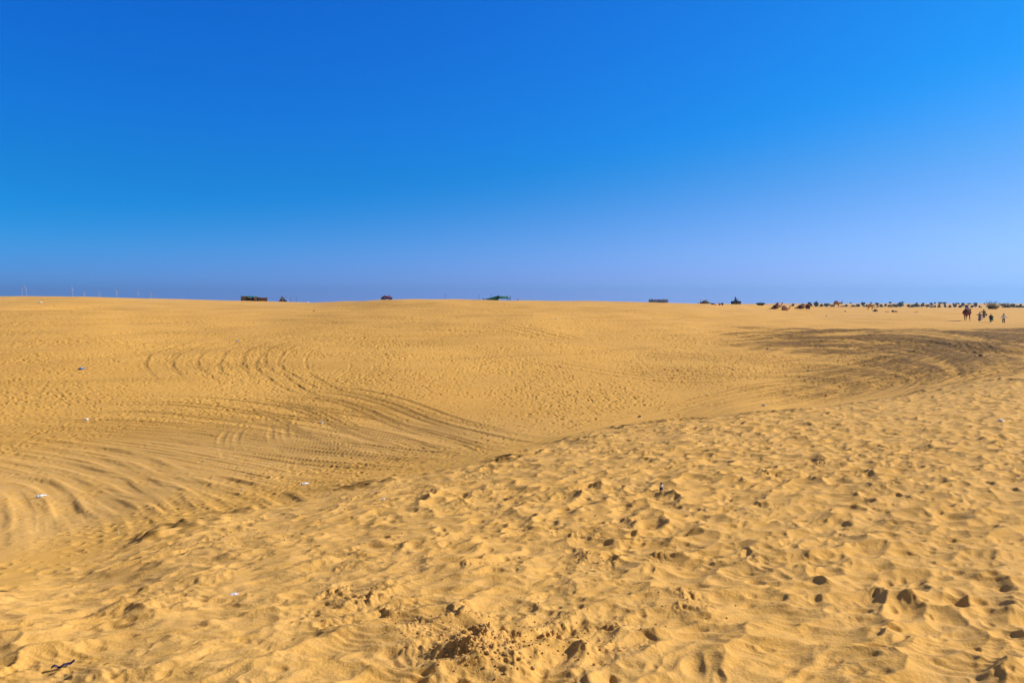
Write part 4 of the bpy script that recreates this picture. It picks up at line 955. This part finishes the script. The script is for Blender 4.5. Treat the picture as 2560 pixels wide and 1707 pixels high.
for i, (rx, rz, m_) in enumerate([(1.25, .95, LEAF_A), (1.0, .95, LEAF_B), (1.5, .8, LEAF_A), (.8, 1.0, LEAF_A), (1.8, .7, LEAF_B)]):
    PROT.append((trunk(i + 40, .95, .06, rx * .6).build('trunk', WOOD), crown(i + 30, 420, rx * .62, rx * .62, .62, .13, .22, 7).build('crown', m_)))
TREES = [  # photo column, row of the top, width in px, distance
 (1983, 760, 14, 640), (2025, 757, 11, 620), (2041, 756.5, 15, 610), (2053, 761, 13, 560), (2044, 758, 9, 900), (2066, 760, 11, 600), (2104, 756.5, 9, 950), (2116, 762.5, 15, 560), (2127, 759, 7, 950), (2146, 761, 12, 600), (2157, 757, 12, 700), (2167, 762, 9, 570),
 (2178, 757, 8, 980), (2193, 758, 9, 680), (2204, 762, 8, 570), (2214, 760.5, 9, 620), (2225, 755, 14, 950), (2240, 761.5, 14, 580), (2249, 756, 8, 820), (2256, 754.5, 10, 960), (2252, 760, 16, 600), (2271, 761.5, 12, 590), (2292, 757, 6, 1000), (2291, 760.5, 15, 600), (2304, 761, 7, 620), (2308, 757.5, 10, 800), (2319, 762.5, 10, 580),
 (2329, 757.5, 8, 720), (2337, 756, 5, 1000), (2350, 756, 9, 900), (2361, 756, 11, 960), (2348, 761.5, 9, 580), (2363, 762, 9, 590), (2376, 763, 9, 570), (2383, 758, 8, 980), (2395, 758, 12, 990), (2388, 761, 9, 600), (2409, 758, 15, 700), (2423, 759, 11, 950), (2439, 758, 13, 640), (2430, 764, 8, 560), (2449, 764.5, 8, 560),
 (2461, 758, 6, 960), (2507, 760, 11, 700), (2534, 760.5, 13, 640), (2552, 761, 13, 620), (2548, 764, 14, 520), (2572, 760, 14, 700), (2135, 764, 12, 540), (2080, 764, 12, 560), (2008, 762, 10, 620), (2222, 763.5, 9, 560), (2281, 764, 9, 550), (2337, 764, 10, 560), (2400, 764.5, 10, 560), (2416, 764.5, 9, 560)]
TREES.sort(key=lambda q: q[0]); nc = nf = 0
ORD = ['first', 'second', 'third', 'fourth', 'fifth', 'sixth', 'seventh', 'eighth', 'ninth', 'tenth', 'eleventh', 'twelfth', 'thirteenth', 'fourteenth', 'fifteenth', 'sixteenth', 'seventeenth', 'eighteenth', 'nineteenth', 'twentieth', 'twenty-first', 'twenty-second', 'twenty-third', 'twenty-fourth', 'twenty-fifth', 'twenty-sixth', 'twenty-seventh', 'twenty-eighth', 'twenty-ninth', 'thirtieth', 'thirty-first', 'thirty-second', 'thirty-third', 'thirty-fourth', 'thirty-fifth', 'thirty-sixth', 'thirty-seventh', 'thirty-eighth', 'thirty-ninth', 'fortieth']
used = set()
for i, (px, top, wpx, Y) in enumerate(TREES):
    g = spot(px, Y); h = max(2.2, EYE + (HOR - top) / FOC * Y - g.z); w = wpx / FOC * Y
    if Y > 750: lb = 'dark shrub on the far dune crest, %s from the left' % ORD[nc]; nc += 1
    else: lb = 'grey-green bush at the foot of the far dunes, %s from the left' % ORD[nf]; nf += 1
    k = (i * 3 + 1) % 5
    o = thing('shrub', lb, 'shrub', g, rg.uniform(0, 6.28), 'shrubs on the far dunes'); o.scale = (w / 1.9, w / 1.9, h * 1.3)
    for src in PROT[k]:
        c = src if k not in used else src.copy()
        if k in used: COL.objects.link(c)
        c.parent = o
    used.add(k)
for i in range(46):
    px = 1985 + 590 * (i + rg.random()) / 46; Y = rg.uniform(520, 700); g = spot(px, Y)
    k = rg.randrange(5); q = rg.uniform(1.0, 2.0)
    o = thing('scrub_tuft', 'low scrub tuft, one of many along the foot of the far dunes', 'scrub', g, rg.uniform(0, 6.28), 'low scrub along the foot of the far dunes'); o.scale = (q * 1.5, q * 1.3, q * 1.25)
    for src in PROT[k]:
        c = src.copy(); COL.objects.link(c); c.parent = o
def spiky(label, loc, w, h, seed, m_):
    """a bush of many upright leafy stems"""
    r = random.Random(seed); o = thing('leafy_bush', label, 'bush', loc, 0)
    st = MB(); lf = MB()
    for i in range(46):
        a = r.uniform(0, 6.28); q = math.sqrt(r.random()); x = math.cos(a) * q * w / 2; y = math.sin(a) * q * w / 2.4
        hh = h * (1 - .45 * q * q) * r.uniform(.7, 1.05); tx = x * 1.12 + r.uniform(-.15, .15)
        st.tube([(x * .45, y * .45, -.1), (x * .8, y * .8, hh * .5), (tx, y, hh)], [.05, .035, .012], 5)
        for j in range(46):
            f = r.random() ** .7; zz = hh * (.08 + .92 * f); px_ = x * .45 + (tx - x * .45) * min(1, f * 1.1); an = r.uniform(0, 6.28); L_ = r.uniform(.14, .26) * (1.15 - .5 * f)
            d = Vector((math.cos(an), math.sin(an), r.uniform(.1, 1.0))).normalized(); sdv = d.cross(Vector((0, 0, 1))).normalized(); p = Vector((px_, y * (.5 + .5 * f), zz))
            lf.quad(p, p + d * L_ * .5 + sdv * L_ * .3, p + d * L_, p + d * L_ * .5 - sdv * L_ * .3)
    st.build('stems', WOOD, o); lf.build('foliage', m_, o); return o
spiky('large spiky leafy bush standing behind the walking people', spot(2481, 214, -.1), 5.2, 3.0, 5, LEAF_C)
spiky('lower dark green bush to the right of the large spiky bush', spot(2520, 262, -.1), 4.6, 2.2, 6, LEAF_B)
spiky('small shrub with dry stalks on the skyline, right of the ridden quad bike', spot(1901, 190, 0), 2.5, 0.95, 7, LEAF_B)

# ------------------------------------------------------------------ wind turbines on the far left
TUR = mat('turbine_paint', (0.62, 0.64, 0.68), .5, .03)
def turbine(label, px, row, Y, ang, R_):
    d = ray(px, HOR); x = d[0] / d[1] * Y; zg = ground_z(x, Y); zh = EYE + (HOR - row) / FOC * Y
    o = thing('wind_turbine', label, 'wind turbine', (x, Y, zg - 1), 0, 'wind turbines in the haze'); H = zh - zg + 1
    b = MB(); b.tube([(0, 0, 0), (0, 0, H * .5), (0, 0, H)], [1.9, 1.5, 1.1], 16); b.build('tower', TUR, o)
    b = MB(); b.box((0, 1.5, H + 1), (4, 10, 4)); b.build('nacelle', TUR, o, False)
    b = MB(); b.ball((0, -5, H + 1), 2.4, 2, 0, 0, (1, 1.3, 1)); hub = b.build('hub', TUR, o)
    for k in range(3):
        a = ang + k * 2.0944; b = MB(); dx, dz = math.sin(a), math.cos(a)
        b.tube([(0, -5, H + 1), (dx * R_ * .25, -5, H + 1 + dz * R_ * .25), (dx * R_ * .7, -5.5, H + 1 + dz * R_ * .7), (dx * R_, -6, H + 1 + dz * R_)], [1.4, 2.8, 1.8, .6], 8); b.build('blade', TUR, o)
for i, (px, row, R_, ang, lb) in enumerate([(56, 722, 40, -1.5, 'leftmost of the hazy wind turbines, half of a close pair'), (67, 721, 42, -.55, 'right one of the close pair of hazy wind turbines at the far left'), (182, 725, 34, 0.0, 'hazy wind turbine with one blade upright, right of the close pair'), (212, 733, 30, 1.2, 'low hazy wind turbine close right of the one with an upright blade'),
                                       (249, 735, 28, .1, 'faintest hazy wind turbine in the middle of the row'), (293, 728, 34, -.9, 'hazy wind turbine third from the right end of the row'), (345, 733, 32, .2, 'hazy wind turbine second from the right end of the row'), (378, 736, 28, .05, 'rightmost hazy wind turbine of the row')]):
    turbine(lb, px, row, 6600, ang, R_)

# ------------------------------------------------------------------ litter and clods on the sand
PLW = mat('white_plastic', (0.75, 0.75, 0.80), .4, .12, 20); PLB = mat('blue_plastic', (0.03, 0.20, 0.55), .4, .2, 20); CLEAR = mat('clear_plastic', (0.42, 0.52, 0.72), .15, .2, 30); PURPLE = mat('purple_foil', (0.03, 0.008, 0.06), .4, .3, 20); YEL = mat('yellow_wrapper', (0.7, 0.5, 0.02), .5); GREYP = mat('grey_plastic', (0.22, 0.22, 0.25), .5)
NAVYP = mat('navy_print', (0.03, 0.035, 0.16), .4, .3, 30)
def crumple(name, label, cat, px, py, w, h, m_, seed, m2=None, rz=0.0, group='litter scattered on the sand'):
    o = thing(name, label, cat, spot_row(px, py), rz, group); r = random.Random(seed)
    import bmesh
    bb = bmesh.new(); bmesh.ops.create_icosphere(bb, subdivisions=3, radius=.5)
    for v in bb.verts:
        c = v.co; k = 1 + .28 * math.sin(c.x * 11 + seed) * math.sin(c.y * 13 + seed * 2) + .16 * math.sin(c.z * 23 + c.x * 17 + seed) + r.uniform(-.05, .05)
        v.co = Vector((c.x * w * k, c.y * w * .7 * k, max(-.1 * h, c.z * h * 1.6 * k) + h * .2))
    me = bpy.data.meshes.new('film'); bb.to_mesh(me); bb.free(); me.materials.append(m_); c = bpy.data.objects.new('film', me); COL.objects.link(c); c.parent = o
    if m2: b = MB(); b.ball((w * .15, -.2 * w, h * .55), w * .2, 2, .15, seed, (1.2, .8, .7)); b.build('printed_patch', m2, o)
    return o
def bottle(label, px, py, ln, rz, m_, cap, tilt=0.0):
    o = thing('plastic_bottle', label, 'bottle', spot_row(px, py, ln * .13), rz, 'litter scattered on the sand'); b = MB(); r = ln * .15
    b.tube([(-ln/2, 0, 0), (-ln*.47, 0, 0), (-ln*.3, 0, 0), (-ln*.15, 0, 0.0), (0, 0, 0), (ln*.2, 0, 0), (ln*.33, 0, 0), (ln*.4, 0, 0)], [r*.8, r, r, r*.78, r, r, r*.5, r*.4], 14); b.build('bottle_body', m_, o)
    b = MB(); b.tube([(ln*.4, 0, 0), (ln*.47, 0, 0)], r*.45, 12); b.build('cap', cap, o)
    b = MB(); b.tube([(-ln*.12, 0, 0), (ln*.1, 0, 0)], r*1.04, 14, cap=False); b.build('bottle_band', WHITE, o)
    o.rotation_euler = (0, tilt, rz); return o
bottle('clear bluish bottle lying in the curved tyre ruts at lower left', 104, 1243, .22, .75, CLEAR, PLW)
bottle('clear bottle with a white cap lying among straight tyre tracks left of centre', 763, 1211, .19, .6, CLEAR, PLW)
# the upright pouch
o = thing('drink_pouch', 'blue and white drink pouch standing upright on the near dune', 'drink pouch', spot_row(1653, 1231), .2, 'litter scattered on the sand')
b = MB(); b.loft([(-.01, 0, 0, .028, .02), (.03, 0, 0, .03, .02), (.045, 0, 0, .03, .018)], 14); b.build('pouch_bottom', NAVYP, o)
b = MB(); b.loft([(.045, 0, 0, .031, .018), (.075, 0, 0, .031, .014), (.085, 0, 0, .026, .01)], 14); b.build('pouch_front', PLW, o)
b = MB(); b.loft([(.085, 0, 0, .024, .010), (.11, .003, 0, .018, .008), (.118, .003, 0, .02, .003)], 14); b.build('pouch_top', NAVYP, o)
# torn foil strip
o = thing('foil_strip', 'torn strip of dark purple foil half buried near the lower left corner', 'foil strip', spot_row(158, 1670), .5, 'litter scattered on the sand', .8)
b = MB(); rr = random.Random(4); v = []
for i in range(15):
    f = i / 14; x = -.085 + .17 * f; w = (.010 if f < .5 else .004) if abs(f - .5) < .12 else (.014 if f > .6 else .010); w *= rr.uniform(.7, 1.25)
    y = .01 * math.sin(f * 9); z = .015 + .012 * math.sin(f * 14) + (.012 if f > .65 else 0)
    v += [(x, y - w, z), (x, y + w, z + .012), (x, y + w, z + .009), (x, y - w, z - .003)]
f_ = []
for i in range(14):
    q = i * 4
    for k in range(4): f_.append((q + k, q + (k+1) % 4, q + 4 + (k+1) % 4, q + 4 + k))
b.add(v, f_ + [(3, 2, 1, 0), (56, 57, 58, 59)]); b.build('foil', PURPLE, o)
LIT = [('plastic_bag', 'bright blue plastic bag on the left slope of the bowl', 'bag', 204, 924, .30, .10, PLB, 1, PLW), ('plastic_bag', 'white crumpled bag above the tyre tracks at left', 'bag', 216, 1050, .16, .08, PLW, 2, None),
 ('plastic_bag', 'small white crumpled bag in the middle of the bowl below the curved ruts', 'bag', 804, 1057, .13, .06, PLW, 3, GREYP), ('paper_cup', 'white crumpled cup where the near dune meets the bowl at right', 'cup', 1909, 1015, .15, .09, PLW, 4, NAVYP),
 ('paper_cup', 'white crumpled cup on the near dune at the right edge', 'cup', 2503, 1055, .14, .05, PLW, 5, None), ('plastic_bag', 'pale blue scrap of bag at the top of the curved ruts', 'bag', 595, 854, .24, .09, CLEAR, 6, None),
 ('rubbish_scrap', 'grey scrap on the flat sand right of centre', 'scrap', 1599, 1043, .13, .07, GREYP, 7, None), ('rubbish_scrap', 'black scrap on the left slope of the bowl', 'scrap', 296, 906, .16, .07, BLK, 8, None),
 ('rubbish_scrap', 'grey scrap in the dark churned sand on the right', 'scrap', 1919, 871, .30, .15, GREYP, 9, None), ('rubbish_scrap', 'pale scrap lower down in the churned right slope', 'scrap', 2020, 929, .16, .08, GREYP, 19, None),
 ('rubbish_scrap', 'tiny white scrap high on the far slope near the middle', 'scrap', 1389, 799, .22, .1, PLW, 10, None), ('rubbish_scrap', 'white scrap on the small dune at the upper left', 'scrap', 101, 757, .5, .16, PLW, 11, None),
 ('rubbish_scrap', 'pale scrap on the slope below the red quad bike', 'scrap', 1018, 762, .6, .16, CLEAR, 12, None), ('rubbish_scrap', 'white scrap on the plain below the standing camel', 'scrap', 2067, 789, .4, .2, PLW, 13, None),
 ('rubbish_scrap', 'small white scrap beside clods on the lip of the near dune', 'scrap', 958, 1254, .07, .03, PLW, 14, None), ('wrapper', 'tiny yellow wrapper where the tyre tracks end at the near dune', 'wrapper', 579, 1331, .035, .02, YEL, 15, None),
 ('wrapper', 'thin white wrapper lying in the near dune hollows, left of centre', 'wrapper', 585, 1482, .075, .010, PLW, 16, None), ('rubbish_scrap', 'tiny white scrap at the foot of the curved ruts', 'scrap', 296, 1333, .03, .02, PLW, 17, None),
 ('plastic_bag', 'white bag lying in the skyline dip right of the stick shelter', 'bag', 770, 755.6, .8, .26, PLW, 18, None), ('rubbish_scrap', 'white speck of paper in the middle of the far slope', 'scrap', 1660, 859, .14, .06, PLW, 20, None), ('rubbish_scrap', 'pale speck of paper in the straight tyre tracks', 'scrap', 605, 1226, .05, .02, CLEAR, 21, None),
 ('rubbish_scrap', 'dark scrap high on the slope between shelter and quad bike', 'scrap', 785, 773, .3, .12, BLK, 22, None)]
for q in LIT: crumple(*q)
# crumbs of damp sand
CL = mat('damp_clod', (0.44, 0.26, 0.09), 1, .3, 30, .004)
b = MB(); rr = random.Random(9)
SEEDS = [(1195, 1640, .22, 420, 1.0), (1130, 1575, .34, 170, .7), (1330, 1600, .38, 240, .7), (1060, 1580, .25, 90, .6), (1490, 1600, .3, 90, .7), (870, 1490, .3, 120, .6), (950, 1545, .25, 90, .6), (1560, 1310, .3, 70, .7), (1490, 1400, .25, 60, .7), (1700, 1510, .35, 60, .7), (1450, 1345, .25, 50, .7), (1180, 1430, .4, 50, .6), (560, 1290, .5, 60, .9), (700, 1330, .7, 110, 1.0), (900, 1250, .8, 120, 1.0), (1130, 1210, .6, 90, 1.2), (350, 1350, .6, 60, .8), (1640, 1100, 1.0, 80, 1.5), (2060, 1160, .5, 60, 1.0), (1300, 1290, 1.5, 90, .8)]
px_, py_, rs_ = [], [], []
for px, py, s, n, k in SEEDS:
    cx, cy = hit(px, py)
    for i in range(n): px_.append(cx + rr.gauss(0, s * .7)); py_.append(cy + rr.gauss(0, s * .7)); rs_.append(k * .004 + k * .013 * rr.random() ** 3)
zz = surface(np.array(px_), np.array(py_))[0]
import bmesh
ic = bmesh.new(); bmesh.ops.create_icosphere(ic, subdivisions=1, radius=1); iv = [v.co.copy() for v in ic.verts]; if_ = [tuple(v.index for v in f.verts) for f in ic.faces]; ic.free()
for x, y, z, r in zip(px_, py_, zz, rs_):
    sx, sy, sz = rr.uniform(.8, 1.4), rr.uniform(.8, 1.3), rr.uniform(.6, 1.0)
    b.add([(x + v.x * r * sx * rr.uniform(.75, 1.2), y + v.y * r * sy * rr.uniform(.75, 1.2), z + r * .3 + v.z * r * sz) for v in iv], if_)
o = b.build('sand_clods', CL, smooth=False); tag(o, 'crumbs and clods of damp sand scattered over the near dune', 'clods', kind='stuff')

# ------------------------------------------------------------------ haze
b = MB(); b.box((0, 200, 87.5), (19600, 19600, 235)); hm = bpy.data.materials.new('haze_air'); hm.use_nodes = True
ht = hm.node_tree; ht.nodes.remove(ht.nodes['Principled BSDF']); pv = ht.nodes.new('ShaderNodeVolumePrincipled')
pv.inputs['Color'].default_value = (0.25, 0.54, 1.0, 1); pv.inputs['Density'].default_value = 0.00013; pv.inputs['Anisotropy'].default_value = 0.35
ht.links.new(pv.outputs[0], ht.nodes['Material Output'].inputs['Volume'])
o = b.build('haze', hm, smooth=False); tag(o, kind='stuff', label='thin blue haze hanging in the air over the desert', cat='haze')
